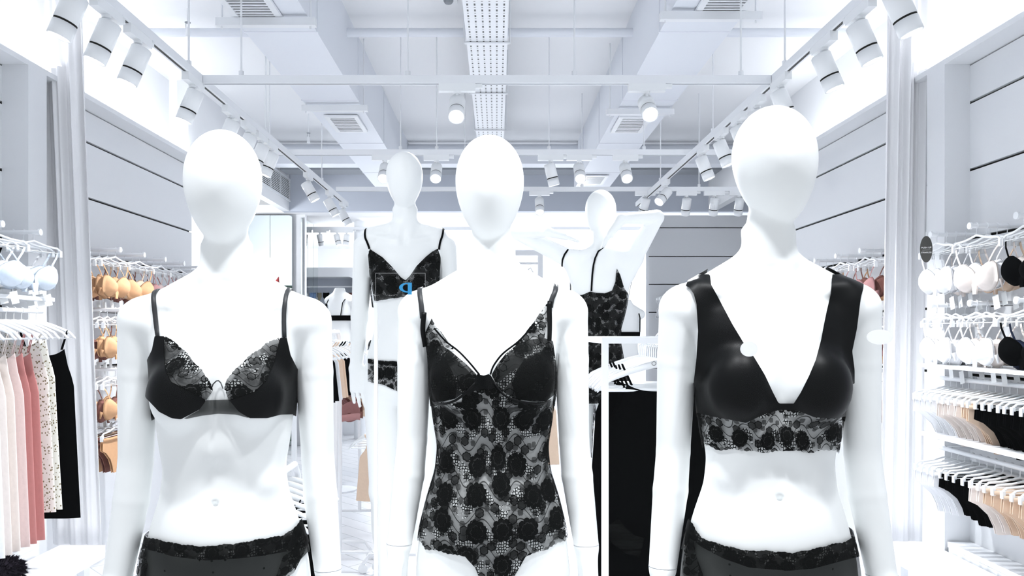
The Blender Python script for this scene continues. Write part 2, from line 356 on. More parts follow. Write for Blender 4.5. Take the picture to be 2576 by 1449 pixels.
# slotted cable tray
r = empty('cable_tray', (-.065, 4.6, EYE+1.9), 0, 'slotted white cable tray running along the ceiling to the back', 'cable tray')
MB().box(-.13, .13, -3.8, 3.7, 0, .004).build('slotted_sheet', M['tray'], r)
MB().box(-.134, -.13, -3.8, 3.7, -.001, .06).box(.13, .134, -3.8, 3.7, -.001, .06).build('side_rail', M['white'], r)
for y in (-.75, .35, 1.4, 2.5):
    s_ = MB().box(-.15, .15, y-.01, y+.01, -.012, -.002)
    for s in (-1, 1): s_.tube([(s*.15, y, -.012), (s*.15, y, CZ-EYE-1.9)], .005, 6)
    s_.build('bracket', M['white'], r)
# pipes
def pipe(pts, rr, label): return tag(MB().tube(pts, rr, 14).build('ceiling_pipe', M['duct']), label, 'pipe', 'white pipes under the ceiling')
pipe([(-2.6, 5.3, EYE+2.1), (2.6, 5.3, EYE+2.1)], .03, 'long thin white pipe crossing under the ceiling nearest the window')
pipe([(-2.7, 8.9, EYE+2.17), (2.9, 8.9, EYE+2.17)], .04, 'white pipe crossing the ceiling just before the grey bulkhead')
tag(MB().box(-2.7, 2.9, 9.4, 9.45, EYE+2.05, EYE+2.1).box(-2.7, 2.9, 9.4, 9.7, EYE+2.02, EYE+2.05).build('cable_channel', M['grey']), 'narrow grey metal channel crossing beneath the far pipe', 'cable channel')
tag(MB().box(-2.7, 2.9, 8.35, 8.55, EYE+1.86, EYE+1.95).build('ceiling_beam', M['duct']), 'flat white beam crossing the shop in front of the grey bulkhead', 'beam')
# sprinklers
for px, py, H, lb in ((472, 72, 2.1, 'small sprinkler head standing on the near crossing pipe'), (776, 345, 2.0, 'small sprinkler head by the far crossing pipe')):
    c = ongrid(px, py, H); r = empty('sprinkler', c, 0, lb, 'sprinkler')
    MB().tube([(0, 0, -.06), (0, 0, .01)], [.016, .011]).tube([(0, 0, .044), (0, 0, CZ-c.z)], .006, 8).build('body', M['white'], r)
    MB().tube([(-.012, 0, 0), (-.012, 0, .04)], .002, 6).tube([(.012, 0, 0), (.012, 0, .04)], .002, 6).tube([(0, 0, .04), (0, 0, .044)], .02).build('deflector', M['grey'], r)
for px, py, lb in ((1128, 12, 'square recessed ceiling speaker at the picture top beside the cable tray'), ):
    c = W(px, py, 2.2*F/(VY-py)); r = empty('ceiling_detector', (c.x, c.y, CZ), 0, lb, 'ceiling fitting')
    MB().box(-.06, .06, -.06, .06, -.012, 0).build('plate', M['white'], r); MB().tube([(0, 0, -.012), (0, 0, -.03)], [.035, .025]).build('dome', M['grey'], r)

# ------------------------------------------------------------------ lighting tracks and spotlights
TZ = EYE+1.3
TXL, TXR = -1.53, 1.43
def track(name, a, b, label, rods):
    a, b = Vector(a), Vector(b); mid = (a+b)/2; r = empty(name, mid, 0, label, 'lighting track', 'white lighting tracks')
    d = b-a
    if abs(d.x) > abs(d.y): MB().box(-abs(d.x)/2, abs(d.x)/2, -.018, .018, -.02, .02).build('rail', M['white'], r); MB().box(-abs(d.x)/2, abs(d.x)/2, -.005, .005, -.0215, -.0195).build('slot', M['grey'], r)
    else: MB().box(-.018, .018, -abs(d.y)/2, abs(d.y)/2, -.02, .02).build('rail', M['white'], r); MB().box(-.006, .006, -abs(d.y)/2, abs(d.y)/2, -.0215, -.0195).build('slot', M['dark'], r)
    for q in rods:
        q = Vector(q)-mid; MB().tube([(q.x, q.y, .02), (q.x, q.y, CZ-mid.z)], .005, 6).tube([(q.x, q.y, .02), (q.x, q.y, .045)], .014, 8).build('rod', M['white'], r)
track('lighting_track', (TXL, 1.2, TZ), (TXL, 7.7, TZ), 'long track with spotlights running back above the satin bra mannequin', [(TXL, y, TZ) for y in (2.9, 3.75, 5.0, 6.6)])
track('lighting_track', (TXR, 1.2, TZ), (TXR, 7.7, TZ), 'long track with spotlights running back above the wide-strap bralette mannequin', [(TXR, y, TZ) for y in (2.9, 3.75, 5.0, 6.6)])
track('lighting_track', (TXL+.02, 3.9, TZ), (TXR-.02, 3.9, TZ), 'nearest track crossing the shop with two glowing spotlights', [(x, 3.9, TZ) for x in (-1.32, -.46, .4, 1.26)])
track('lighting_track', (-1.85, 5.65, TZ+.042), (2.2, 5.65, TZ+.042), 'second crossing track, behind the heads of the front mannequins', [(x, 5.65, TZ) for x in (-1.7, -.72, -.45, .39, 1.1)])
track('lighting_track', (TXL+.02, 7.1, TZ+.042), (2.6, 7.1, TZ+.042), 'third crossing track, level with the arms-up mannequin head top', [(x, 7.1, TZ) for x in (-.3, .8, 1.9)])
track('lighting_track', (-3.3, 10.8, EYE+1.48), (3.1, 10.8, EYE+1.48), 'far crossing track under the low rear ceiling', [])
bpy.context.view_layer.update()
def make_spot(): pass
SPM = {}
def spot_meshes():
    def me(mb, nm, m):
        o = mb.build(nm, m); d = o.data; bpy.data.objects.remove(o); return d
    R = .042
    SPM['adapter_x'] = me(MB().cbox((0, 0, -.04), (.19, .034, .04)).cbox((.11, 0, -.032), (.04, .02, .02)), 'adapter', M['plastic'])
    SPM['adapter_y'] = me(MB().cbox((0, 0, -.04), (.034, .19, .04)).cbox((0, .11, -.032), (.02, .04, .02)), 'adapter', M['plastic'])
    SPM['stem'] = me(MB().tube([(0, 0, -.06), (0, 0, -.072)], .018).tube([(0, 0, -.072), (0, 0, -.13)], .009), 'stem', M['plastic'])
    # housing: local -Z is the beam direction, origin at the pivot near the back
    n = 28; prof = [(0, .045), (R-.006, .045), (R, .04), (R, -.058), (R-.004, -.058), (R-.004, -.066), (R, -.066), (R, -.118), (R-.004, -.12), (R-.006, -.112)]
    vs = [(r_*math.cos(2*PI*k/n), r_*math.sin(2*PI*k/n), z_) for r_, z_ in prof for k in range(n)]
    fs = [(j*n+k, j*n+(k+1) % n, (j+1)*n+(k+1) % n, (j+1)*n+k) for j in range(len(prof)-1) for k in range(n)]
    m_ = MB().add(vs, fs, False); m_.sm = [True]*len(fs); d = me(m_, 'housing', M['plastic']); SPM['housing'] = d
    SPM['ring'] = me(MB().tube([(0, 0, -.0585), (0, 0, -.0655)], R-.0015, 28, False), 'ring', M['groove'])
    SPM['lens'] = me(MB().tube([(0, 0, -.1125), (0, 0, -.114)], R-.005, 24), 'lens', M['lens'])
    for d in (SPM['housing'], SPM['ring']): d.polygons.foreach_set('use_smooth', [True]*len(d.polygons))
spot_meshes()
def spot(loc, d, label, ax='x', grp='spotlights on the tracks', on=True, stem=.13):
    r = empty('track_spotlight', loc, 0, label, 'spotlight', grp)
    for nm, key in (('adapter', 'adapter_'+ax), ('stem', 'stem')):
        o = bpy.data.objects.new(nm, SPM[key]); COL.objects.link(o); o.parent = r
    h = bpy.data.objects.new('housing', SPM['housing']); COL.objects.link(h); h.parent = r; h.location = (0, 0, -stem)
    h.rotation_euler = Vector(d).to_track_quat('-Z', 'Y').to_euler()
    for nm in ('ring', 'lens'):
        o = bpy.data.objects.new(nm, SPM[nm]); COL.objects.link(o); o.parent = h
    return r, h
def spot_lamp(loc, d, e, angle=1.5):
    p = Vector(loc)+Vector((0, 0, -.13))+Vector(d).normalized()*.135
    light('SPOT', p, e, .035, Vector(d).to_track_quat('-Z', 'Y').to_euler(), angle=angle, blend=1)
# side tracks: beams point outward at the wall goods and a little forward
# left
LY = [2.72, 2.96, 3.22, 3.8, 4.34, 4.65, 4.9, 5.12, 6.12, 6.9, 7.5]
for i, y in enumerate(LY):
    d = (-.38, -.08, -1) if i < 8 else (.55, .1, -1)
    p = (TXL, y, TZ); spot(p, d, f'white cylinder spotlight, {ORD[i]} from the window on the track above the satin bra mannequin', 'y')
    if i in (1, 3, 5, 7, 9): spot_lamp(p, d, 68)
RY = [2.69, 2.97, 3.3, 3.8, 4.15, 4.46, 4.81, 5.24, 6.4]
for i, y in enumerate(RY):
    d = (.38, -.08, -1) if i != 8 else (-.7, -.55, -.8)
    p = (TXR, y, TZ); spot(p, d, f'white cylinder spotlight, {ORD[i]} from the window on the track above the wide-strap bralette mannequin', 'y')
    if i in (1, 3, 5, 7): spot_lamp(p, d, 68)
fc = (0, -.75, -.75)
for px, lb, yy, dd in ((1150, 'glowing spotlight on the nearest crossing track, above the black lace bra mannequin', 3.9, fc), (1627, 'brightest glowing spotlight on the nearest crossing track, in front of the duct grille', 3.9, (0, -.8, -.65)),
                       (968, 'glowing spotlight beside the head of the mannequin in the lace bra and thong', 5.65, fc), (1098, 'glowing spotlight between the lace bra mannequin and the bodysuit mannequin heads', 5.65, fc),
                       (1385, 'unlit-looking tilted spotlight on the second crossing track', 5.65, (.25, .1, -1)), (1457, 'glowing spotlight just above and beside the arms-up mannequin head', 5.65, fc),
                       (1573, 'glowing spotlight right of the arms-up mannequin head', 5.65, fc), (1357, 'small glowing spotlight on the third crossing track over the raised elbow', 7.1, (0, -.6, -.9)),
                       (1727, 'small spotlight facing away, first past the raised elbow on the third crossing track', 7.1, (0, .5, -1)), (1797, 'small spotlight facing away, second past the raised elbow on the third crossing track', 7.1, (0, .5, -1)),
                       (1860, 'small spotlight facing away, nearest the wide-strap bralette mannequin head', 7.1, (0, .5, -1)), (1623, 'small spotlight facing away at the corner of the third crossing track', 7.1, (-.2, .5, -1))):
    p = ((px-VX)*yy/F, yy, TZ+(.042 if yy > 4 else 0)); spot(p, dd, lb, 'x')
    if dd[1] < -.5 and yy < 6: spot_lamp(p, dd, 95)
for px, lb, dd in ((805, 'far small spotlight nearest the mirror panels under the low rear ceiling', (.15, .3, -1)), (848, 'far small spotlight in the middle of three under the low rear ceiling', (.3, -.2, -1)), (872, 'far small spotlight farthest from the mirror panels under the low ceiling', (-.1, -.2, -1))):
    p = ((px-VX)*10.8/F, 10.8, EYE+1.48); spot(p, dd, lb, 'x', 'small spotlights under the low rear ceiling')
light('POINT', (-1.5, 12.2, EYE+1.0), 75, .3); light('POINT', (1.2, 12.2, EYE+1.0), 75, .3)
light('POINT', (-3.7, 8.6, EYE+1.0), 50, .2)
#PART2

def reflection_mat():  # white translucent surface standing in for lamps mirrored in the glass
    m, nt, N, L = node_mat('lamp_reflection'); b = N['Principled BSDF']; b.inputs['Base Color'].default_value = (.95, .96, .97, 1); b.inputs['Roughness'].default_value = .6
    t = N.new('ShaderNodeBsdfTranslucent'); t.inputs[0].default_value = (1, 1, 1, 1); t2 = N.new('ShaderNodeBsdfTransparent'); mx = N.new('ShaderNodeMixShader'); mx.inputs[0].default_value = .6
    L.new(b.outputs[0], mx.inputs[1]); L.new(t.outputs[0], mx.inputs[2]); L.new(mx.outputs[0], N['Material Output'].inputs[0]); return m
M['reflection'] = reflection_mat()
# ------------------------------------------------------------------ mannequins: one continuous surface each, from a distance field
import openvdb as vdb
BX = (-.52, .52); BY = (-.24, .24)
class Field:
    def __init__(s, h, z0, z1, bx=BX, by=BY):
        s.h = h; s.o = np.array([bx[0], by[0], z0]); s.n = [int((b-a)/h)+1 for a, b in (bx, by, (z0, z1))]
        s.ax = [s.o[i]+h*np.arange(s.n[i], dtype=np.float32) for i in range(3)]
        s.d = np.full(s.n, .06, np.float32)
    def sub(s, lo, hi, m=.05):
        sl = []
        for i in range(3):
            a = int((lo[i]-m-s.o[i])/s.h); b = int((hi[i]+m-s.o[i])/s.h)+2
            a = max(a, 0); b = min(b, s.n[i])
            if b <= a: return None
            sl.append(slice(a, b))
        return tuple(sl)
    def grid(s, sl): return np.meshgrid(*[s.ax[i][sl[i]] for i in range(3)], indexing='ij', sparse=True)
    def put(s, sl, v, k, neg=False):
        d = s.d[sl]
        if neg:
            h = np.clip(.5-.5*(d+v)/k, 0, 1); s.d[sl] = d*(1-h)-v*h+k*h*(1-h)
        else:
            h = np.clip(.5+.5*(d-v)/k, 0, 1); s.d[sl] = d*(1-h)+v*h-k*h*(1-h)
    def cap(s, a, b, ra, rb, k=.01, neg=False):
        a = np.array(a, float); b = np.array(b, float); r = max(ra, rb)
        sl = s.sub(np.minimum(a, b)-r, np.maximum(a, b)+r)
        if sl is None: return
        X, Y, Z = s.grid(sl); d = b-a; L = (d*d).sum()+1e-9
        t = np.clip(((X-a[0])*d[0]+(Y-a[1])*d[1]+(Z-a[2])*d[2])/L, 0, 1)
        v = np.sqrt((X-a[0]-t*d[0])**2+(Y-a[1]-t*d[1])**2+(Z-a[2]-t*d[2])**2)-(ra+(rb-ra)*t)
        s.put(sl, v.astype(np.float32), k, neg)
    def ell(s, c, r, k=.01, R=None, neg=False, fn=None):
        m = max(r); sl = s.sub([c[i]-m for i in range(3)], [c[i]+m for i in range(3)])
        if sl is None: return
        X, Y, Z = s.grid(sl); P = [X-c[0], Y-c[1], Z-c[2]]
        if R is not None: P = [R[0][i]*P[0]+R[1][i]*P[1]+R[2][i]*P[2] for i in range(3)]
        rr = list(r)
        if fn is not None: rr = fn(P, r)
        q = np.sqrt((P[0]/rr[0])**2+(P[1]/rr[1])**2+(P[2]/rr[2])**2)+1e-6
        g = np.sqrt((P[0]/rr[0]**2)**2+(P[1]/rr[1]**2)**2+(P[2]/rr[2]**2)**2)+1e-6
        s.put(sl, (q*(q-1)/g).astype(np.float32), k, neg)
    def mesh(s, iso=0., zmin=None, zmax=None):
        g = vdb.FloatGrid(.06)
        d = s.d
        g.copyFromArray(np.ascontiguousarray(d), tolerance=0)
        p, q = g.convertToQuads(isovalue=iso)
        return p*s.h+s.o, q
PROF = np.array([(.115, .036, .036, .018), (.09, .062, .046, .014), (.07, .105, .054, .012), (.045, .138, .064, .006), (0, .142, .078, 0), (-.055, .134, .087, -.002), (-.14, .13, .086, 0), (-.19, .124, .081, 0),
                 (-.243, .115, .075, 0), (-.294, .12, .077, 0), (-.354, .139, .086, .005), (-.422, .156, .096, .01), (-.482, .163, .1, .012), (-.53, .158, .1, .012), (-.56, .14, .09, .012), (-.585, .1, .06, .012)])
def torso(f, lean=0, zs=0):
    zz = np.linspace(PROF[-1, 0], PROF[0, 0], 400); P = PROF[::-1]
    cols = []
    for c in (1, 2, 3):
        y = np.interp(zz, P[:, 0], P[:, c]); k = np.exp(-.5*(np.arange(-14, 15)/6)**2); k /= k.sum()
        cols.append(np.convolve(np.pad(y, 14, 'edge'), k, 'valid'))
    sl = f.sub((-.2, -.13, -.6), (.2, .14, .12), .04)
    X, Y, Z = f.grid(sl)
    z1 = Z[0, 0, :]
    w_ = np.interp(z1, zz, cols[0]); dd = np.interp(z1, zz, cols[1]); yc = np.interp(z1, zz, cols[2])
    Xl = X-lean*(Z+.25)
    p = 2.35
    ax_ = np.abs(Xl)/w_; ay = np.abs(Y-yc)/dd
    q = (ax_**p+ay**p)**(1/p)+1e-6
    # distance by the gradient of the superellipse
    g = np.sqrt((ax_**(p-1)/w_)**2+(ay**(p-1)/dd)**2)/q**(p-1)+1e-6
    v = (q-1)/g
    v = np.maximum(v, np.maximum(Z-PROF[0, 0], PROF[-1, 0]-Z))
    f.put(sl, np.clip(v, -.06, .06).astype(np.float32), .004)
def rotm(rx, ry, rz): return np.array(Matrix.Rotation(rz, 3, 'Z') @ Matrix.Rotation(ry, 3, 'Y') @ Matrix.Rotation(rx, 3, 'X'))
def finger(f, p, d, L, r, bend=.3, nrm=(0, -1, 0)):
    p = Vector(p); d = Vector(d).normalized(); n = Vector(nrm)
    for i, (l, q) in enumerate(((.45, 1), (.3, .9), (.25, .8))):
        e = p+d*L*l; f.cap(p, e, r*q, r*q*.92, .002); p = e; d = (d+n*bend*.5).normalized()
def hand(f, wrist, d, side, curl=(0, 0, 0), across=None, s=1.0, thumb=1, fan=1.0):
    # d: finger direction, across: from little finger to index; side: palm normal
    wrist = Vector(wrist); d = Vector(d).normalized(); side = Vector(side); side = (side-d*side.dot(d)).normalized(); ac = Vector(across) if across else d.cross(side)
    ac = (ac-d*ac.dot(d)).normalized()
    pl = .085*s
    for t in (-1, -.33, .33, 1):
        f.cap(wrist+ac*t*.012*s*fan+d*.0, wrist+d*pl+ac*t*.027*s*fan, .017*s, .0125*s, .012)
    for i, (t, L) in enumerate(((1, .07), (.34, .078), (-.32, .072), (-1, .057))):
        finger(f, wrist+d*(pl-.004-abs(t)*.004)+ac*t*.0275*s*fan, d+ac*t*.07*(fan > .9), L*s, .0088*s, .22, side)
    if thumb:
        b = wrist+d*.025*s+ac*.024*s+side*.006; f.cap(b, b+(d*.7+ac*.6+side*.25).normalized()*.042*s, .0135*s, .0105*s, .008)
        e = b+(d*.7+ac*.6+side*.25).normalized()*.042*s; f.cap(e, e+(d*.95+ac*.2+side*.2).normalized()*.032*s, .0102*s, .008*s, .003)
def egg(P, r):
    t = np.clip(P[2]/r[2], -1, 1); k = 1+.17*t-.05*t*t
    return [r[0]*k, r[1]*k, r[2]]
def body(h=.004, head=(0, 0, 0), lean=0, pose='down', zmin=-1.4, stance=0, noarms=False):
    f = Field(h, zmin, .46)
    torso(f, lean)
    lx = lambda z: lean*(z+.25)
    # shoulders, neck
    if pose == 'down':
        for s in (-1, 1): f.cap((s*.012, .022, .15), (s*.145, .008, .055), .02, .033, .032)
    else:
        for s in (-1, 1): f.cap((s*.03+lx(.1), .022, .115), (s*.125+lx(.05), .015, .085), .034, .04, .03)
    f.cap((lx(.06), .02, .06), (lx(.2)+head[0]*.5, .012, .215), .048, .041, .03)
    for s in (-1, 1):
        f.cap((s*.018+lx(.05), -.046, .058), (s*.13+lx(.05), -.02, .078), .008, .009, .022)          # collar bones
        f.cap((s*.016+lx(.05), -.038, .062), (s*.04+lx(.2), .012, .19), .007, .008, .02)              # neck cords
    f.ell((lx(.05), -.062, .066), (.012, .014, .014), .02, neg=True)
    # chest, belly, seat
    for s in (-1, 1):
        f.ell((s*.066+lx(-.1), -.066, -.1), (.055, .056, .066), .02)
        f.ell((s*.066, .062, -.47), (.078, .062, .08), .03)
        f.cap((s*.02, -.064, -.2), (s*.08, -.05, -.27), .01, .008, .04)
    f.ell((0, -.055, -.38), (.085, .045, .085), .05)
    f.cap((0, .12, -.05), (0, .1, -.4), .012, .012, .03, neg=True)
    # navel: find the belly surface
    ix = f.n[0]//2+int(round((-(f.o[0]+f.h*(f.n[0]//2)))/f.h)); iz = int((-.3-f.o[2])/f.h)
    colm = f.d[ix, :, iz]; iy = int(np.argmax(colm < 0)); yn = f.ax[1][iy]
    f.cap((0, yn-.004, -.298), (0, yn+.006, -.302), .0075, .005, .008, neg=True)
    # legs
    for s in (-1, 1):
        a = (s*.083, .012, -.52); k = (s*.075+stance*.03*s, .0, -.93); an = (s*.06+stance*.04*s, .035, -1.31)
        f.cap(a, k, .082, .052, .012); f.cap(k, an, .05, .03, .02)
        f.ell((k[0]*.6+an[0]*.4, .03, -1.06), (.047, .048, .13), .03)
        f.cap((an[0], .05, -1.35), (an[0]+s*.012, -.1, -1.372), .026, .018, .02)
        f.cap((an[0], .04, -1.3), (an[0], .05, -1.35), .03, .03, .02)
        for t in range(5): f.cap((an[0]+s*(.0+(t-2)*-.011), -.09, -1.372), (an[0]+s*(.012+(t-2)*-.012), -.125+t*.007 if s else 0, -1.376), .011, .008-.0006*t, .004)
    if noarms: f.d = np.clip(f.d, -.06, .06); return f
    # arms
    if pose == 'down':
        for s in (-1, 1):
            sh = (s*.162, .008, .042); el = (s*.176, .022, -.235); wr = (s*.199, -.01, -.452)
            f.cap((s*.15, .006, .04), sh, .042, .041, .03)
            f.cap(sh, (s*.17, .016, -.06), .042, .037, .006); f.cap((s*.17, .016, -.06), el, .037, .0325, .003)
            f.cap(el, (s*.182, .014, -.31), .0325, .0335, .003); f.cap((s*.182, .014, -.31), wr, .0335, .0265, .003)
            hand(f, (s*.2, -.012, -.462), (s*.04, -.12, -1), (-s, -.25, 0), across=(0.25*s, -1, 0))
    elif pose == 'walk':
        for s in (-1, 1):
            sh = (s*.162, .008, .042); el = (s*.182, .03, -.235); wr = (s*.22, -.03, -.43) if s > 0 else (s*.192, .0, -.44)
            f.cap((s*.15, .006, .04), sh, .042, .041, .03); f.cap(sh, el, .042, .033, .006); f.cap(el, wr, .034, .025, .012)
            hand(f, wr, (-s*.16 if s < 0 else .1, -.1, -1), (-s*.4, 1, 0), across=(-s*1, -.25, 0) if s < 0 else (.3, -1, 0))
    elif pose == 'up':
        # elbows out, hands behind the neck (this figure is seen from behind: +y is towards the viewer after turning)
        for s, el, wr, hd in ((1, (.375, .03, .225), (.2, .13, .205), (.06, .15, .165)), (-1, (-.285, .02, .27), (-.14, .12, .255), (-.06, .125, .2))):
            sh = (s*.14+lx(.05), .015, .085)
            f.cap((s*.11+lx(.03), .01, .03), sh, .05, .047, .03); f.cap(sh, el, .045, .034, .015); f.cap(el, wr, .034, .024, .006)
        hand(f, (.2, .13, .205), (-1, .1, -.3), (0, 0, -1), across=(0, 1, 0), thumb=0, fan=.7)
        hand(f, (-.14, .12, .255), (.62, .05, -.8), (-.7, 0, -.4), across=(0, 1, 0), thumb=0, fan=.7)
    # head: smooth faceless egg on the neck
    R = rotm(head[3], head[4], head[5]) if len(head) > 3 else None
    f.ell((head[0]+lx(.3), -.012+head[1], .302+head[2]), (.0715, .088, .113), .008, R, fn=egg)
    f.d = np.clip(f.d, -.06, .06)
    return f
def mesh_obj(name, v, q, m, parent=None, smooth=True):
    me = bpy.data.meshes.new(name); me.vertices.add(len(v)); me.vertices.foreach_set('co', np.asarray(v, np.float32).ravel())
    q = np.asarray(q, np.int32); n, k = q.shape
    me.loops.add(n*k); me.loops.foreach_set('vertex_index', q.ravel()); me.polygons.add(n)
    me.polygons.foreach_set('loop_start', np.arange(0, n*k, k, dtype=np.int32)); me.update(calc_edges=True); me.validate()
    me.polygons.foreach_set('use_smooth', [smooth]*len(me.polygons)); me.materials.append(m); me.update()
    o = bpy.data.objects.new(name, me); COL.objects.link(o)
    if parent: o.parent = parent
    return o
def relax(v, q, it=2):
    e = np.concatenate([q[:, [i, (i+1) % q.shape[1]]] for i in range(q.shape[1])]); n = len(v)
    for k in range(it*2):
        a = np.zeros_like(v); c = np.zeros(n)
        for i, j in ((0, 1), (1, 0)):
            for ax in range(3): a[:, ax] += np.bincount(e[:, i], v[e[:, j], ax], n)
            c += np.bincount(e[:, i], minlength=n)
        d = a/np.maximum(c, 1)[:, None]-v
        v = v+d*(.5 if k % 2 == 0 else -.52)
    return v
class Man:
    def __init__(s, name, loc, rz, scale, label, fld, dress=None):
        s.f = dress or fld; v, q = fld.mesh(0); v = relax(v, q, 6)
        s.r = mesh_obj(name, v, q, M['skin'])
        s.r.location = loc; s.r.rotation_euler = (0, 0, rz); s.r.scale = (scale,)*3; tag(s.r, label, 'mannequin')
        s.M = Matrix.Translation(loc) @ Matrix.Rotation(rz, 4, 'Z') @ Matrix.Scale(scale, 4); s.I = s.M.inverted()
        s.bvh = BVHTree.FromPolygons([tuple(x) for x in v], [tuple(map(int, x)) for x in q])
        s.cam = s.I @ Vector((0, 0, EYE)); s.cache = {}
    def px(s, v):
        m = np.array(s.M); w_ = v @ m[:3, :3].T+m[:3, 3]
        return np.stack([VX+F*w_[:, 0]/w_[:, 1], VY-F*(w_[:, 2]-EYE)/w_[:, 1]], 1)
    def ray(s, px, py):
        d = (s.I @ W(px, py, 2.0)-s.cam).normalized(); h = s.bvh.ray_cast(s.cam, d)
        return (h[0], h[1]) if h[0] is not None else (None, None)
    def shell(s, iso):
        if iso not in s.cache:
            v, q = s.f.mesh(iso); v = relax(v, q, 9)
            t = np.concatenate([q[:, [0, 1, 2]], q[:, [0, 2, 3]]])
            n = np.zeros_like(v); fn = np.cross(v[t[:, 1]]-v[t[:, 0]], v[t[:, 2]]-v[t[:, 0]])
            for k in range(3):
                for ax in range(3): n[:, ax] += np.bincount(t[:, k], fn[:, ax], len(v))
            n /= np.linalg.norm(n, axis=1)[:, None]+1e-12
            c = np.array(s.cam); vd = c-v; vd /= np.linalg.norm(vd, axis=1)[:, None]
            s.cache[iso] = (v, q, (n*vd).sum(1), s.px(v), n)
        return s.cache[iso]
def clip_tris(v, t, f, keep_lt=0.):
    # marching clip: keep f<0
    ins = f < 0; c = ins[t].sum(1); out = [t[c == 3]]; nv = list(); base = len(v); cache = {}
    V = [v]; extra = []
    def cut(a, b):
        k = (a, b) if a < b else (b, a)
        if k not in cache:
            u = f[a]/(f[a]-f[b]+1e-12); cache[k] = base+len(extra); extra.append(v[a]*(1-u)+v[b]*u)
        return cache[k]
    new = []
    for tri in t[(c == 1) | (c == 2)]:
        tri = [int(x) for x in tri]
        for r in range(3):
            a, b, d = tri[r], tri[(r+1) % 3], tri[(r+2) % 3]
            if ins[a] and not ins[b] and not ins[d]: new.append((a, cut(a, b), cut(a, d))); break
            if not ins[a] and ins[b] and ins[d]:
                p, q = cut(a, b), cut(a, d); new.append((p, b, d)); new.append((p, d, q)); break
    if new: out.append(np.array(new))
    T = np.concatenate(out); V = np.concatenate([v, np.array(extra)]) if extra else v
    u, inv = np.unique(T.ravel(), return_inverse=True)
    return V[u], inv.reshape(-1, 3)
def sdpoly(P, poly):
    poly = np.array(poly, float); n = len(poly); d = np.full(len(P), 1e9); ins = np.zeros(len(P), bool)
    for i in range(n):
        a, b = poly[i], poly[(i+1) % n]; e = b-a; w_ = P-a; t = np.clip((w_ @ e)/((e @ e)+1e-9), 0, 1)
        d = np.minimum(d, ((w_-t[:, None]*e)**2).sum(1))
        c = ((a[1] <= P[:, 1]) != (b[1] <= P[:, 1])); xx = a[0]+(P[:, 1]-a[1])*(b[0]-a[0])/((b[1]-a[1]) if b[1] != a[1] else 1e-9); ins ^= c & (P[:, 0] < xx)
    return np.where(ins, -1, 1)*np.sqrt(d)
def scal(pts, amp=3.5, per=13, flip=1, seed=1):
    # scalloped run between points: rows of small outward bumps (outward = left of travel * flip)
    rnd = random.Random(seed); out = []; pts = [Vector(p) for p in pts]; acc = 0
    for a, b in zip(pts, pts[1:]):
        d = b-a; L = d.length; n = Vector((d.y, -d.x)).normalized()*flip; k = max(int(L/2.2), 1)
        for i in range(k):
            p = a+d*i/k; s_ = acc+L*i/k; bump = abs(math.sin(PI*s_/per))**.6*amp+abs(math.sin(PI*s_/(per*4.3)))*amp*.9-amp*.6; out.append(tuple(p+n*bump))
        acc += L
    out.append(tuple(pts[-1])); return out
def wear(man, name, m, parent, iso, poly, back=None, zr=None, front_only=False, region=None, thick=0):
    """cloth lying on the body at distance iso: outline given on the front, a band (z range in body space) at the sides and back"""
    v, q, nd, P, n = man.shell(iso)
    sel = np.ones(len(v), bool)
    if zr: sel = (v[:, 2] > zr[0]-.03) & (v[:, 2] < zr[1]+.03)
    if region: sel &= region(v)
    qs = q[sel[q].all(1)]; u, inv = np.unique(qs.ravel(), return_inverse=True); qs = inv.reshape(-1, 4); v = v[u]; nd = nd[u]; P = P[u]; n = n[u]
    t = np.concatenate([qs[:, [0, 1, 2]], qs[:, [0, 2, 3]]])
    f = sdpoly(P, poly)
    if front_only: f = np.maximum(f, (.02-nd)*300)
    elif back is not None:
        fb = np.maximum(back(v), -.03-v[:, 1])*2000
        wgt = np.clip((nd+.08)/.12, 0, 1)
        f = f*wgt+fb*(1-wgt)
    V, T = clip_tris(v, t, f)
    o = mesh_obj(name, V, T, m, parent)
    if thick:
        md = o.modifiers.new('thickness', 'SOLIDIFY'); md.thickness = thick; md.offset = 1
    return o
def strap(man, pts, wdt, name, m, parent, off=.0035, over=True, zback=-.12, th=.0014):
    P = []; N = []
    for i in range(len(pts)-1):
        for k in range(4):
            x = pts[i][0]+(pts[i+1][0]-pts[i][0])*k/4; y = pts[i][1]+(pts[i+1][1]-pts[i][1])*k/4
            p, n = man.ray(x, y)
            if p is not None: P.append(p+n*off); N.append(n)
    p, n = man.ray(*pts[-1])
    if p is not None: P.append(p+n*off); N.append(n)
    if over and P:
        a = P[-1]; x0 = a.x; y = a.y+.01
        while y < .09:
            h = man.bvh.ray_cast(Vector((x0, y, .2)), Vector((0, 0, -1)))
            if h[0] is None or h[0].z < .0: break
            if (h[0]-P[-1]).length > .008: P.append(h[0]+h[1]*off); N.append(h[1])
            y += .01
        z = P[-1].z-.012; x1 = x0
        while z > zback:
            x1 = x0*.85
            h = man.bvh.ray_cast(Vector((x1, .25, z)), Vector((0, -1, 0)))
            if h[0] is not None: P.append(h[0]+h[1]*off); N.append(h[1])
            z -= .015
    P = [Vector(x) for x in P]
    for it in range(2): P = [P[0]]+[(P[i-1]+P[i]*2+P[i+1])/4 for i in range(1, len(P)-1)]+[P[-1]]; N = [N[0]]+[(N[i-1]+N[i]+N[i+1]).normalized() for i in range(1, len(N)-1)]+[N[-1]]
    o = MB().ribbon(P, N, wdt, th).build(name, m, parent)
    return o
def worn(man, name, label, cat):
    e = empty(name, (0, 0, 0), 0, label, cat); e.matrix_world = man.M; e.location = man.r.location; e.rotation_euler = man.r.rotation_euler; e.scale = man.r.scale
    return e
PLZ = EYE-1.388
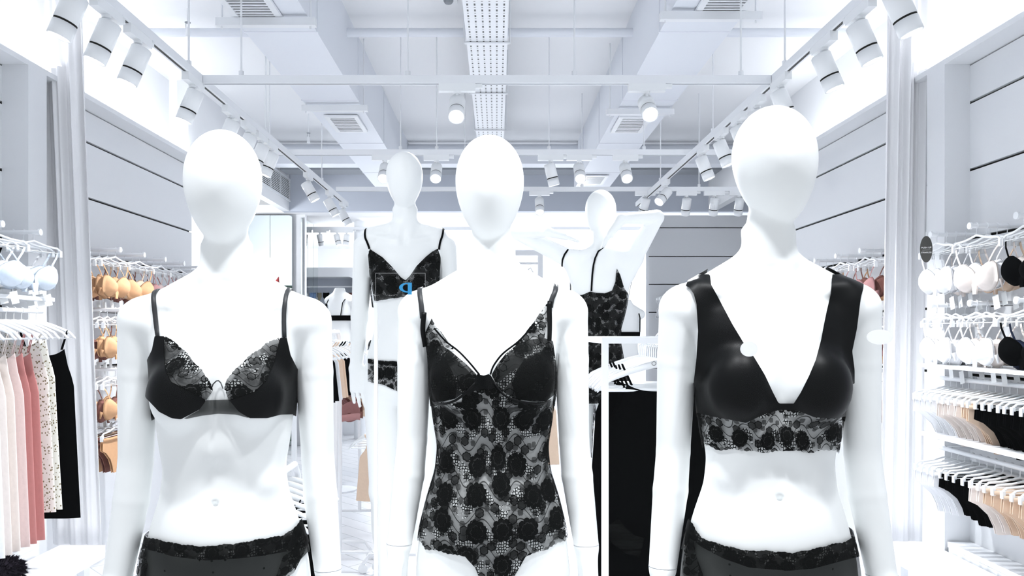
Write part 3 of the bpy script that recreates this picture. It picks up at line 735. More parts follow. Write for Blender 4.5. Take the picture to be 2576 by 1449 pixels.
# display window plinth
pl = tag(MB().box(-1.5, 1.5, 1.02, 2.1, 0, PLZ).build('display_plinth', M['white']), 'low white plinth under the three front mannequins', 'plinth')

# --- satin and lace bra mannequin
f0 = body(head=(-.002, 0, 0, 0, .02, 0))
A = Man('mannequin', (-.528, 1.47, EYE-.003), math.radians(7), .985, 'white faceless mannequin in black satin-cupped lace bra, nearest the pale dresses', f0, body(noarms=True, zmin=-.75))
A.r.location.z = PLZ+1.388*.985-.0; A.M = Matrix.Translation(A.r.location) @ Matrix.Rotation(math.radians(7), 4, 'Z') @ Matrix.Scale(.985, 4); A.I = A.M.inverted(); A.cam = A.I @ Vector((0, 0, EYE))
f1 = body(head=(-.006, 0, .002, 0, 0, -.1))
C = Man('mannequin', (-.009, 1.62, EYE), math.radians(-1), 1.0, 'white faceless mannequin in a black lace bodysuit, middle of the front three', f1, A.f)
f2 = body(head=(.008, 0, .006, .06, -.14, .25))
fB = body(noarms=True, zmin=-.75)
for s_ in (-1, 1): fB.cap((s_*.145, -.008, .045), (s_*.14, -.022, -.06), .036, .03, .02)
B = Man('mannequin', (.517, 1.435, EYE+.002), math.radians(-7), 1.0, 'white faceless mannequin in a black wide-strap V-neck bralette', f2, fB)
bandz = lambda lo, hi: (lambda v: np.maximum(lo-v[:, 2], v[:, 2]-hi))
noarm = lambda v: (np.abs(v[:, 0]) < .151)
def tors(v): return v[:, 2] > -.7
# satin and lace bra
g = worn(A, 'bra', 'black bra with satin cups and scalloped lace neckline, worn on the mannequin nearest the dresses', 'bra')
lc = [(410, 846), (450, 905), (478, 950), (515, 972)]
neckL = scal([(414, 846), (448, 870), (473, 895), (493, 920), (507, 933), (521, 953), (528, 967), (535, 984)], 3, 11, 1)
neckR = scal([(564, 981), (573, 957), (586, 936), (604, 922), (621, 902), (652, 881), (673, 864), (704, 850)], 3, 11, 1)
cupL = [(389, 845), (414, 846), (413, 880), (416, 930), (430, 960), (480, 985), (519, 1007), (502, 1030), (455, 1055), (431, 1052), (400, 1036), (366, 1000), (355, 953), (360, 925), (382, 880)]
wear(A, 'cup', M['satin'], g, .006, cupL, bandz(-.15, -.06), (-.25, .05), region=lambda v: tors(v) & (v[:, 0] < 0))
cupR = [(704, 850), (721, 848), (731, 893), (748, 927), (770, 950), (780, 985), (775, 1020), (746, 1042), (707, 1043), (673, 1052), (628, 1052), (600, 1035), (576, 1006), (640, 985), (668, 958), (690, 910)]
wear(A, 'cup', M['satin'], g, .006, cupR, bandz(-.15, -.06), (-.25, .05), region=lambda v: tors(v) & (v[:, 0] > 0))
laceL = neckL+[(519, 1007), (480, 987), (430, 962), (415, 932), (411, 880)]
wear(A, 'lace_panel', M['lace_mid'], g, .007, laceL, None, (-.25, .05), front_only=True, region=tors)
laceR = neckR+[(692, 910), (670, 960), (642, 987), (576, 1008)]
wear(A, 'lace_panel', M['lace_mid'], g, .007, laceR, None, (-.25, .05), front_only=True, region=tors)
wear(A, 'centre_band', M['tulle'], g, .005, [(515, 1007), (576, 1005), (604, 1036), (634, 1054), (593, 1043), (548, 1041), (507, 1046), (455, 1057), (500, 1032)], None, (-.3, .05), front_only=True)
p_, n_ = A.ray(550, 985)
wire = [A.ray(x, y) for x, y in ((530, 980), (538, 966), (547, 958), (554, 958), (561, 964), (568, 978))]
MB().tube([a+b*.006 for a, b in wire if a is not None], .0012, 6).build('wire_loop', M['strap'], g)
strap(A, [(401, 850), (392, 800), (388, 760), (384, 726)], .0085, 'strap', M['strap'], g)
strap(A, [(713, 850), (716, 774), (722, 735), (734, 718)], .0085, 'strap', M['strap'], g)
# panties of the same mannequin
g = worn(A, 'panties', 'black sheer panties with lace waistband, below the satin-cupped bra', 'underwear')
topA = [(340, 1330), (352, 1347), (368, 1353), (403, 1361), (436, 1368), (477, 1374), (517, 1377), (558, 1372), (599, 1369), (653, 1358), (708, 1350), (735, 1336), (762, 1305), (785, 1290)]
briefs = lambda v: np.maximum(np.maximum(v[:, 2]+.37, .04-v[:, 1]), np.maximum(-.585-v[:, 2], -.44-v[:, 2]-.9*(.15-np.abs(v[:, 0]))))
wear(A, 'sheer_panel', M['tulle'], g, .005, scal(topA, 2.5, 10, 1)+[(790, 1372), (746, 1418), (700, 1470), (640, 1560), (480, 1560), (380, 1500), (330, 1440)], briefs, (-.62, -.33), region=tors)
wear(A, 'lace_waistband', M['lace_rim'], g, .0065, scal(topA, 3, 10, 1, 2)+[(785, 1340), (735, 1385), (660, 1398), (600, 1405), (517, 1410), (436, 1400), (370, 1382), (335, 1376)], bandz(-.405, -.372), (-.45, -.33), region=tors)
wear(A, 'lace_side', M['lace_open'], g, .0075, [(335, 1372), (362, 1380), (372, 1420), (364, 1470), (335, 1470)], None, (-.6, -.33), front_only=True)
wear(A, 'lace_side', M['lace_open'], g, .0075, [(785, 1330), (735, 1385), (712, 1400), (695, 1449), (660, 1500), (740, 1440), (775, 1370)], None, (-.6, -.33), front_only=True)
# bodysuit
g = worn(C, 'bodysuit', 'black floral lace bodysuit with underwired cups on the middle front mannequin', 'bodysuit')
bl = [(1075, 788), (1098, 825), (1130, 863), (1156, 889), (1182, 918), (1200, 941), (1217, 945), (1232, 940), (1243, 915), (1266, 889), (1301, 863), (1339, 817), (1374, 767), (1380, 759)]
cL = [(1054, 872), (1085, 869), (1115, 871), (1135, 884), (1160, 905), (1182, 925), (1200, 943), (1190, 968), (1170, 985), (1146, 1003), (1115, 1010), (1084, 1012), (1056, 1000), (1046, 945)]
cR = [(1301, 866), (1330, 855), (1368, 850), (1391, 858), (1402, 935), (1398, 990), (1374, 1010), (1340, 1010), (1300, 1005), (1272, 990), (1248, 965), (1236, 943), (1252, 915), (1272, 890)]
bodyp = [(1040, 985), (1066, 1000), (1084, 1010), (1115, 1010), (1146, 1003), (1170, 985), (1192, 962), (1200, 941), (1217, 945), (1232, 940), (1245, 962), (1272, 990), (1300, 1005), (1340, 1010), (1374, 1006), (1400, 985), (1440, 1200), (1440, 1335), (1422, 1361)]
bodyp += scal([(1422, 1361), (1400, 1372), (1363, 1390), (1322, 1401)], 4, 12, -1)+[(1307, 1428), (1288, 1460), (1262, 1500), (1230, 1500), (1208, 1460), (1195, 1428)]+scal([(1174, 1403), (1146, 1400), (1121, 1393), (1068, 1383), (1050, 1360)], 4, 12, -1)+[(1040, 1330), (1040, 1200)]
suitback = lambda v: np.maximum(v[:, 2]+.02, np.maximum(-.585-v[:, 2], -.425-v[:, 2]-.9*(.16-np.abs(v[:, 0]))))
wear(C, 'lace_body', M['lace'], g, .004, bodyp, suitback, (-.64, .0), region=lambda v: tors(v) & (v[:, 2] < -.14+.2*(np.abs(v[:, 0])<.06)))
wear(C, 'cup', M['lace_dense'], g, .0055, cL, bandz(-.16, -.03), (-.22, .06), region=lambda v: tors(v) & (v[:, 0] < .01))
wear(C, 'cup', M['lace_dense'], g, .0055, cR, bandz(-.16, -.03), (-.22, .06), region=lambda v: tors(v) & (v[:, 0] > -.01))
wear(C, 'lining', M['tulle'], g, .003, [(1050, 930), (1085, 880), (1120, 900), (1150, 960), (1146, 1003), (1084, 1012), (1060, 1000)], None, (-.22, .06), front_only=True, region=tors)
wear(C, 'lining', M['tulle'], g, .003, [(1395, 920), (1370, 880), (1320, 900), (1285, 960), (1300, 1005), (1374, 1008), (1393, 980)], None, (-.22, .06), front_only=True, region=tors)
wear(C, 'bridge', M['satin'], g, .006, [(1200, 941), (1217, 945), (1232, 940), (1240, 955), (1252, 972), (1232, 980), (1217, 978), (1190, 985), (1178, 998), (1170, 988), (1190, 965)], None, (-.22, .06), front_only=True)
wear(C, 'lace_triangle', M['lace_open'], g, .005, scal([(1068, 788), (1075, 790), (1098, 825), (1130, 863), (1140, 880)], 2.5, 10, 1)+[(1115, 872), (1085, 870), (1068, 872)], None, (-.22, .1), front_only=True)
wear(C, 'lace_triangle', M['lace_open'], g, .005, scal([(1290, 872), (1301, 863), (1339, 817), (1374, 767), (1380, 759)], 1.5, 10, 1)+[(1378, 800), (1370, 850), (1330, 856), (1301, 868)], None, (-.22, .1), front_only=True)
def edge(man, pts, wdt, name, m, par, off=.007): return strap(man, pts, wdt, name, m, par, off, over=False)
edge(C, [(1068, 786), (1066, 822), (1066, 870)], .0105, 'side_binding', M['satin'], g); edge(C, [(1384, 758), (1379, 800), (1376, 858)], .0105, 'side_binding', M['satin'], g)
edge(C, [(1098, 828), (1130, 866), (1156, 892), (1182, 921), (1200, 944)], .0035, 'neck_binding', M['cotton'], g); edge(C, [(1232, 942), (1243, 918), (1266, 892), (1301, 866), (1340, 818)], .0035, 'neck_binding', M['cotton'], g)
edge(C, [(1078, 1000), (1090, 1010), (1120, 1012), (1146, 1004), (1170, 986), (1192, 962)], .005, 'underwire', M['satin'], g); edge(C, [(1376, 1003), (1360, 1009), (1340, 1010), (1300, 1004), (1272, 990), (1246, 962)], .005, 'underwire', M['satin'], g)
strap(C, [(1064, 800), (1061, 770), (1057, 736)], .0105, 'strap', M['strap'], g); strap(C, [(1385, 775), (1388, 752), (1398, 732)], .0105, 'strap', M['strap'], g)
# bralette
g = worn(B, 'bralette', 'plain black bralette with wide straps, deep V neck and lace hem', 'bra')
brl = [(1725, 719), (1735, 690), (1786, 690), (1789, 716), (1804, 743), (1824, 781), (1842, 815), (1869, 860), (1897, 898), (1924, 943), (1945, 988), (1959, 1015), (1997, 1015), (2014, 988), (2035, 946), (2052, 905), (2066, 853), (2073, 815), (2080, 781), (2090, 739), (2094, 690), (2118, 690), (2175, 690), (2172, 726), (2166, 746), (2156, 826), (2144, 884), (2150, 930), (2150, 985), (2138, 1045), (2104, 1053), (2049, 1050), (2007, 1033), (1962, 1031), (1928, 1040), (1876, 1064), (1842, 1057), (1793, 1048), (1738, 1035), (1742, 988), (1752, 900), (1756, 833), (1752, 764), (1745, 739), (1735, 724)]
brback = lambda v: np.where(v[:, 2] > -.02, np.maximum(np.abs(np.abs(v[:, 0])-.128)-.018, -v[:, 2]-1), np.maximum(np.maximum(-.168-v[:, 2], v[:, 2]+.1), np.abs(v[:, 0])-.143))
tB = tors
wear(B, 'satin_body', M['satin'], g, .006, brl, brback, (-.24, .14), region=tB)
lb = [(1738, 1035), (1793, 1046), (1842, 1055), (1876, 1060), (1928, 1038), (1962, 1029), (2007, 1031), (2049, 1048), (2118, 1050)]+scal([(2118, 1129), (2076, 1129), (2042, 1136), (1980, 1130), (1931, 1136), (1893, 1133), (1850, 1128), (1807, 1129), (1773, 1116), (1750, 1110)], 4, 13, 1)
wear(B, 'lace_hem', M['lace_open'], g, .005, lb, bandz(-.228, -.165), (-.3, -.1), region=tors)
g = worn(B, 'panties', 'black lace-trimmed sheer panties below the wide-strap bralette', 'underwear')
topB = [(1725, 1300), (1743, 1323), (1763, 1355), (1804, 1369), (1845, 1380), (1885, 1388), (1926, 1387), (1994, 1393), (2048, 1383), (2089, 1372), (2130, 1364), (2160, 1347), (2185, 1325)]
wear(B, 'sheer_panel', M['tulle'], g, .005, scal(topB, 2.5, 10, 1)+[(2190, 1449), (2120, 1530), (2000, 1620), (1900, 1600), (1760, 1530), (1710, 1449)], briefs, (-.62, -.33), region=tors)
wear(B, 'lace_waistband', M['lace_rim'], g, .0065, scal(topB, 3, 10, 1, 3)+[(2185, 1395), (2130, 1408), (2048, 1430), (1985, 1436), (1885, 1428), (1820, 1405), (1763, 1375), (1725, 1345)], bandz(-.41, -.372), (-.45, -.33), region=tors)
wear(B, 'lace_side', M['lace_open'], g, .0075, [(1725, 1330), (1745, 1360), (1752, 1400), (1770, 1449), (1740, 1480), (1715, 1440)], None, (-.6, -.33), front_only=True)
# wrist seams
for mn in (A, C, B):
    for s in (-1, 1):
        c = Vector((s*.1985, -.0115, -.452)); ax_ = Vector((s*.04, -.1, -1)).normalized(); u = ax_.cross(Vector((1, 0, 0))).normalized(); w2 = ax_.cross(u); pts = []
        for k in range(25):
            d = u*math.cos(2*PI*k/24)+w2*math.sin(2*PI*k/24); h = mn.bvh.ray_cast(c+d*.04, -d); pts.append((h[0] if h[0] else c+d*.027)+d*.0002)
        MB().tube(pts, .0006, 5, False).build('wrist_seam', M['grey'], mn.r)
#PART3
# ------------------------------------------------------------------ the two mannequins further back
fm = body(h=.005, pose='walk', head=(0, 0, 0, 0, 0, 0), stance=.4)
fmd = body(h=.005, noarms=True, zmin=-.75)
Dm = Man('mannequin', (-.366, 3.0, EYE+.297), math.radians(2), 1.0, 'white mannequin in a black lace bra and thong, behind between two front mannequins', fm, fmd)
g = worn(Dm, 'bra', 'black lace bra with scalloped hem on the mannequin standing behind', 'bra')
pc = lambda x, y: (700+x/3.6225, 360+y/3.6225)
bp = [pc(*p) for p in ((800, 940), (850, 975), (950, 1040), (1040, 1130), (1120, 1225), (1160, 1250), (1200, 1210), (1260, 1120), (1340, 1040), (1400, 990))]+[(1102, 625), (1108, 640), (1116, 700), (1110, 722), (1085, 733)]+scal([(1060, 739), (1030, 744), (1000, 748), (970, 752), (945, 757)], 1.5, 6, 1)+[pc(*p) for p in ((875, 1440), (850, 1300), (830, 1200), (820, 1050))]
wear(Dm, 'lace_body', M['lace_dense'], g, .006, bp, bandz(-.2, -.08), (-.26, .08))
wear(Dm, 'lace_trim', M['lace_open'], g, .009, [pc(*p) for p in ((822, 985), (850, 975), (950, 1040), (1040, 1130), (985, 1160), (900, 1105), (840, 1090))], None, (-.26, .08), front_only=True)
wear(Dm, 'lace_trim', M['lace_open'], g, .009, [pc(*p) for p in ((1260, 1120), (1340, 1040), (1420, 980), (1440, 1090), (1340, 1100), (1280, 1160))], None, (-.26, .08), front_only=True)
strap(Dm, [(930, 626), (924, 610), (919, 598)], .008, 'strap', M['cotton'], g); strap(Dm, [(1104, 628), (1107, 610), (1112, 594)], .008, 'strap', M['cotton'], g)
g = worn(Dm, 'thong', 'black lace thong on the mannequin in the scallop-hemmed bra', 'underwear')
th = scal([(925, 902), (960, 908), (1003, 910), (1040, 912), (1100, 905), (1125, 900)], 1, 6, 1)+[(1125, 940), (1080, 990), (1045, 1040), (1020, 1060), (1000, 985), (965, 968), (925, 960)]
wear(Dm, 'lace_panel', M['lace'], g, .006, th, bandz(-.37, -.33), (-.6, -.3))
wear(Dm, 'waistband', M['lace_rim'], g, .008, [(925, 903), (960, 909), (1003, 911), (1050, 912), (1125, 902), (1125, 914), (1050, 923), (1003, 922), (960, 918), (925, 914)], bandz(-.355, -.335), (-.5, -.3))
P2 = tag(MB().box(-.6, -.12, 2.74, 3.3, 0, Dm.r.location.z-1.388).build('display_plinth', M['white']), 'white plinth under the mannequin wearing the lace bra and thong', 'plinth')
fr = body(h=.005, pose='up', lean=-.12, head=(.04, 0, 0, .1, 0, 0))
frd = body(h=.005, pose='up', lean=-.12, noarms=True, zmin=-1.0)
R_ = Man('mannequin', (.46, 3.55, EYE+.254), math.radians(165), 1.0, 'white mannequin seen from behind with both arms raised to its neck', fr, frd)
g = worn(R_, 'camisole', 'black lace camisole with low back on the arms-raised mannequin', 'camisole')
qc = lambda x, y: (1260+x/2.898, 360+y/2.898)
cp = [qc(*p) for p in ((495, 1082), (540, 1105), (590, 1108), (650, 1082), (700, 1092), (760, 1095), (810, 1075), (835, 1010), (843, 910), (870, 960), (900, 1060), (930, 1100), (930, 1450), (930, 1900), (480, 1900), (480, 1100))]
wear(R_, 'lace_body', M['lace_dense'], g, .006, cp+[], lambda v: np.maximum(v[:, 2]+.02, -.85-v[:, 2]), (-.95, .06))
def backstrap(pts, nm='strap'):
    P = []; N = []
    for x, y in pts:
        p, n = R_.ray(*qc(x, y))
        if p is not None: P.append(p+n*.004); N.append(n)
    MB().ribbon(P, N, .008, .0015).build(nm, M['cotton'], g)
backstrap([(490, 780), (465, 815), (452, 850), (450, 895), (460, 950), (478, 1020), (493, 1080)]); backstrap([(745, 760), (712, 790), (690, 840), (678, 890), (668, 960), (661, 1080)])
tag(MB().box(.15, .8, 3.3, 3.9, 0, R_.r.location.z-1.388).build('display_plinth', M['white']), 'white plinth under the arms-raised mannequin', 'plinth')

# ------------------------------------------------------------------ hanger and garment models (shared meshes)
def hanger_proto(kind, hw=.19):
    r = empty('hanger')
    MB().tube([(.0, 0, .0)]+[(.014*math.sin(a), 0, .002+.014*math.cos(a)-.014) for a in [x*.5 for x in range(0, 7)]]+[(0, 0, -.04), (0, 0, -.062)], .002, 6).build('hook', M['white'], r)
    if kind == 'wood':   # curved shoulders with a bar
        n = 14; pts = []
        for i in range(n+1):
            t = i/n; x = hw*(2*t-1); k = abs(2*t-1); pts.append((x, 0, -.06-.075*k**1.35-.02*max(0, k-.85)*6))
        m_ = MB()
        vs = []; 
        for i, p in enumerate(pts):
            k = abs(2*i/n-1); hgt = .026*(1-k*.55); w_ = .006
            vs += [(p[0], -w_, p[2]), (p[0], w_, p[2]), (p[0], w_, p[2]-hgt), (p[0], -w_, p[2]-hgt)]
        fs = []
        for i in range(n):
            for k in range(4): fs.append((i*4+k, i*4+(k+1) % 4, i*4+4+(k+1) % 4, i*4+4+k))
        fs += [(3, 2, 1, 0), tuple(len(vs)-4+k for k in range(4))]
        m_.add(vs, fs, True).build('shoulders', M['plastic'], r)
        MB().tube([(-hw*.93, 0, -.158), (hw*.93, 0, -.158)], .004, 8).build('bar', M['plastic'], r)
    else:                # clip hanger
        m_ = MB().tube([(-hw, 0, -.1), (-hw*.86, 0, -.083), (-hw*.5, 0, -.078), (-.045, 0, -.07), (0, 0, -.058), (.045, 0, -.07), (hw*.5, 0, -.078), (hw*.86, 0, -.083), (hw, 0, -.1)], .0055, 8)
        m_.build('shoulders', M['plastic'], r)
        for s in (-1, 1): MB().cbox((s*hw*.97, 0, -.112), (.014, .018, .034)).build('clip', M['plastic'], r)
        MB().tube([(-hw*.95, 0, -.108), (hw*.95, 0, -.108)], .002, 6).build('bar', M['plastic'], r)
    return r
def cup_mesh(mb, cx, cz, s, rx=.073, rz=.066, D=.052, y0=0):
    nr, nt = 7, 22; vs = [(cx, y0-D, cz)]; fs = []
    for i in range(1, nr+1):
        r = i/nr
        for k in range(nt):
            a = 2*PI*k/nt; R1 = 1+.38*max(0, math.cos(a-(PI/2-s*.5)))**7
            vs.append((cx+rx*r*R1*math.cos(a), y0-D*(1-r**2.4)-.004*math.sin(a)*r, cz+rz*r*R1*math.sin(a)))
    for k in range(nt): fs.append((0, 1+k, 1+(k+1) % nt))
    for i in range(nr-1):
        for k in range(nt): fs.append((1+i*nt+k, 1+(i+1)*nt+k, 1+(i+1)*nt+(k+1) % nt, 1+i*nt+(k+1) % nt))
    n0 = len(vs); vs2 = [(x, y+.006, z) for x, y, z in vs]; fs2 = [tuple(n0+i for i in f)[::-1] for f in fs]
    b = 1+(nr-1)*nt; rim = [(b+k, b+(k+1) % nt, n0+b+(k+1) % nt, n0+b+k) for k in range(nt)]
    return mb.add(vs+vs2, fs+fs2+rim, True)
def bra_proto(lacey=False):
    r = empty('bra')
    for s in (-1, 1):
        cup_mesh(MB(), s*.076, -.275, s).build('cup', M['f_white'], r)
        MB().ribbon([(s*.155, .002, -.118), (s*.135, -.008, -.15), (s*.108, -.012, -.19), (s*.1, -.008, -.215)], [(0, -1, .2)]*4, .011, .0015).build('strap', M['f_white'], r)
    n = 18; pts = []
    for i in range(n+1):
        a = PI*(i/n); pts.append((.15*math.cos(a), .012+.05*math.sin(a), -.305+.006*math.sin(3*a)))
    MB().ribbon(pts, [(math.cos(PI*i/n), math.sin(PI*i/n), 0) for i in range(n+1)], .045, .002).build('band', M['f_white'], r)
    MB().prism([(-.012, -.35), (.012, -.35), (.02, -.3), (-.02, -.3)], -.012, -.004).build('centre_gore', M['f_white'], r)
    t_ = MB(); t_.prism([(.1, -.43), (.14, -.42), (.125, -.355), (.085, -.365)], .02, .0215).tube([(.105, .02, -.36), (.1, .018, -.33)], .001, 5); t_.build('price_tag', M['tag'], r)
    return r
def panty_proto():
    r = empty('panties')
    half = [(0, -.34), (.035, -.338), (.045, -.3), (.07, -.25), (.12, -.205), (.165, -.185), (.16, -.115), (0, -.118)]
    for y, nm in ((-.008, 'front_panel'), (.006, 'back_panel')):
        pl_ = [(x, z) for x, z in half]+[(-x, z) for x, z in half[::-1][1:-1]]
        MB().prism(pl_, y, y+.003).build(nm, M['f_white'], r)
    m_ = MB().ribbon([(-.162, -.011, -.12), (-.08, -.013, -.123), (0, -.013, -.124), (.08, -.013, -.123), (.162, -.011, -.12)], [(0, -1, 0)]*5, .02, .002); m_.build('waistband', M['f_white'], r)
    MB().prism([(.02, -.33), (.06, -.325), (.05, -.25), (.015, -.255)], -.014, -.0125).build('price_tag', M['tag'], r)
    return r
def dress_proto(name, L=.95, hw=.15, flare=1.25, ripple=7, strapz=.09, sd=1, dp=.035):
    r = empty(name); rnd = random.Random(sd); n = 56; vs = []; nz = 16; ph = rnd.random()*6
    for j in range(nz+1):
        t = j/nz; z = -.16-strapz-t*L; w_ = hw*(.72+.28*min(1, t*6))*(1+(flare-1)*t); d = dp*(.5+.6*t)
        for k in range(n):
            a = 2*PI*k/n; rp = 1+(.05+.2*t)*math.sin(ripple*a+ph+t*.8)*.6
            zz = z+(.035*abs(math.cos(a))**3 if j == 0 else 0)
            vs.append((w_*math.cos(a)*(1+.03*math.sin(ripple*a+ph)*t), d*math.sin(a)*rp, zz))
    fs = [(j*n+k, j*n+(k+1) % n, (j+1)*n+(k+1) % n, (j+1)*n+k) for j in range(nz) for k in range(n)]
    MB().add(vs, fs, True).build('body', M['f_white'], r)
    for s in (-1, 1):
        MB().ribbon([(s*hw*.62, -.012, -.16-strapz+.03), (s*hw*.8, -.009, -.13), (s*hw*.82, 0, -.118), (s*hw*.8, .009, -.13), (s*hw*.62, .012, -.16-strapz+.03)], [(0, -1, 0), (0, -1, .3), (0, 0, 1), (0, 1, .3), (0, 1, 0)], .006, .0015).build('strap', M['f_white'], r)
    return r
PH = hanger_proto('clip', .165); PW = hanger_proto('wood', .2); PB = bra_proto(); PP = panty_proto()
PD = dress_proto('slip_dress', .86); PC = dress_proto('camisole', .42, .15, 1.15, 6, .06, 3)
PN = dress_proto('nightgown', .8, .16, 1.35, 9, .03, 5)
LOW = [PH, PW, PB, PP, PD, PC, PN]
def col(nm, c): return {k: c for k in nm}
BR = ('cup', 'strap', 'band', 'centre_gore'); PA = ('front_panel', 'back_panel', 'waistband'); DR = ('body', 'strap')
def rail_arm(x0, x1, y, z, label, side, grp='short display arms on the walls'):
    r = empty('display_rail', (0, 0, 0), 0, label, 'display rail', grp); r.location = (x0, y, z)
    d = x1-x0
    MB().tube([(0, 0, 0), (d, 0, 0)], .011, 10).build('bar', M['white'], r)
    MB().tube([(d-.004*side, 0, 0), (d+.006*side, 0, 0)], .017, 12).build('end_cap', M['white'], r)
    MB().box(-.004, .004, -.02, .02, -.04, .03).build('wall_plate', M['white'], r)
CN = dict(f_white='white', f_cream='cream', f_tan='tan', f_nude='nude', f_brown='dark brown', f_pink='dusty pink', f_rose='pale rose', f_blue='pale blue', f_black='black', f_navy='navy', f_steel='steel blue', f_khaki='khaki', f_mauve='mauve', dots='dotted')
def arm_of_bras(side, y, H, cols, where, level):
    """side -1: on the left wall, reaching to +x. cols: from the aisle end inwards"""
    xw = XL if side < 0 else XR; xe = -2.36 if side < 0 else 2.3
    rail_arm(xw, xe, y, EYE+H, f'white display arm holding {CN[cols[0]]} bras, {level}, {where}', -side)
    for i, c in enumerate(cols):
        x = xe+side*(.03+i*.05); z = EYE+H+.013; rz = (PI/2 if side < 0 else -PI/2)+random.uniform(-.12, .12)
        lb = f'{"outermost" if i == 0 else ORD[i]} on the {level} arm {where}'
        place(PH, (x, y, z), rz, f'clip hanger, {lb}', 'clip hangers on the wall arms')
        place(PB, (x, y, z), rz, f'{CN[c]} bra, {lb}', 'bras on the wall arms', col(BR, c), scale=(.95, .95, random.uniform(.9, 1.0)))
# left far section, top level
tops = [('f_tan', 'f_tan', 'f_tan', 'f_brown'), ('f_tan', 'f_nude', 'f_brown', 'f_brown'), ('f_mauve', 'f_rose', 'f_mauve', 'f_brown'), ('f_mauve', 'f_rose', 'f_pink'), ('f_rose', 'f_mauve', 'f_steel'), ('f_brown', 'f_rose', 'f_khaki'), ('f_rose', 'f_khaki', 'f_brown')]
for i, c in enumerate(tops): arm_of_bras(-1, 4.73+i*.32, .515, c, f'{ORD[i]} beyond the curtain by the dresses', 'top')
for lv, H, cc in (('second', .14, ('f_tan', 'f_tan', 'f_brown', 'f_tan')), ('third', -.235, ('f_tan', 'f_brown', 'f_tan'))):
    for i in range(2): arm_of_bras(-1, 4.73+i*.32, H, cc, f'{ORD[i]} beyond the curtain by the dresses', lv)
for lv, H, cc in (('fourth', -.55, ('f_tan', 'f_brown', 'f_tan', 'f_brown')),):
    for i in range(2):
        y = 4.73+i*.32; rail_arm(XL, -2.36, y, EYE+H, f'white display arm with tan and brown panties, lowest, {ORD[i]} beyond the curtain', 1)
        for k, c in enumerate(cc):
            place(PH, (-2.39-k*.05, y, EYE+H+.013), PI/2, f'clip hanger with panties, {ORD[k]} on the {ORD[i]} lowest arm beyond the curtain', 'clip hangers on the wall arms')
            place(PP, (-2.39-k*.05, y, EYE+H+.013), PI/2, f'{CN[c]} panties, {ORD[k]} on the {ORD[i]} lowest arm beyond the curtain', 'panties on the wall arms', col(PA, c))
# right near section: two levels of arms
rt = [('f_white', 'f_white', 'f_white', 'f_cream'), ('f_cream', 'f_white', 'f_nude', 'f_cream'), ('f_black', 'f_cream', 'f_nude', 'f_black'), ('f_navy', 'f_black', 'f_nude')]
rs = [('f_white', 'f_white', 'f_white', 'f_white'), ('f_white', 'f_cream', 'f_cream'), ('f_black', 'f_navy', 'f_cream', 'f_black'), ('f_black', 'f_black', 'f_black')]
for i in range(4):
    y = 4.0-i*.33
    arm_of_bras(1, y, .515, rt[i], f'{ORD[i]} from the curtain by the round card sign', 'top')
    arm_of_bras(1, y, .14, rs[i], f'{ORD[i]} from the curtain below the round card sign', 'second')
# right: two rails of panties along the wall
def side_rail(x, y0, y1, H, label):
    r = empty('clothes_rail', (x, (y0+y1)/2, EYE+H), 0, label, 'clothes rail', 'clothes rails on the walls'); h = (y1-y0)/2; sd = 1 if x > 0 else -1
    MB().tube([(0, -h, 0), (0, h, 0)], .012, 10).build('rail', M['white'], r)
    for y in (-h+.02, h-.02): MB().tube([(0, y, 0), (((XR if sd > 0 else XL)-x), y, 0)], .009, 8).build('bracket', M['white'], r)
def row(proto_h, proto_g, keys, x, y0, y1, n, H, cols, grp, txt, hl, sc=1):
    for i in range(n):
        y = y1-(y1-y0)*i/(n-1); z = EYE+H+.014; c = cols[min(len(cols)-1, int(i*len(cols)/n))]; rz = random.uniform(-.05, .05)
        place(proto_h, (x, y, z), rz, f'{hl} hanger, {ORD[i]} from the far end {txt}', 'hangers on the rail '+txt)
        if proto_g: place(proto_g, (x, y, z), rz, f'{CN[c]} {proto_g.name.split(".")[0].replace("_", " ")}, {ORD[i]} from the far end {txt}', grp, col(keys, c), scale=(sc, 1, sc*random.uniform(.94, 1.04)))
side_rail(2.42, 3.15, 4.12, -.25, 'upper rail of hangers with cream and black panties below the black bras'); side_rail(2.42, 3.1, 4.12, -.63, 'lower rail of hangers with white, black and nude panties')
row(PH, PP, PA, 2.42, 3.2, 4.08, 18, -.25, ['f_white', 'f_white', 'f_cream', 'f_cream', 'f_nude', 'f_black', 'f_black', 'f_black', 'f_black'], 'panties on the upper rail', 'of the upper rail under the bras', 'clip')
row(PH, PP, PA, 2.42, 3.2, 4.08, 16, -.63, ['f_white', 'f_white', 'f_black', 'f_black', 'f_cream', 'f_nude', 'f_nude', 'f_nude'], 'panties on the lower rail', 'of the lower rail above the bench', 'clip')
for H, lb in ((-.19, 'thin white wall shelf just above the upper rail of hangers'), (-.56, 'thin white wall shelf just above the lower rail of hangers')):
    tag(MB().box(2.3, XR-.002, 3.0, 4.13, EYE+H, EYE+H+.018).build('wall_shelf', M['white']), lb, 'shelf')
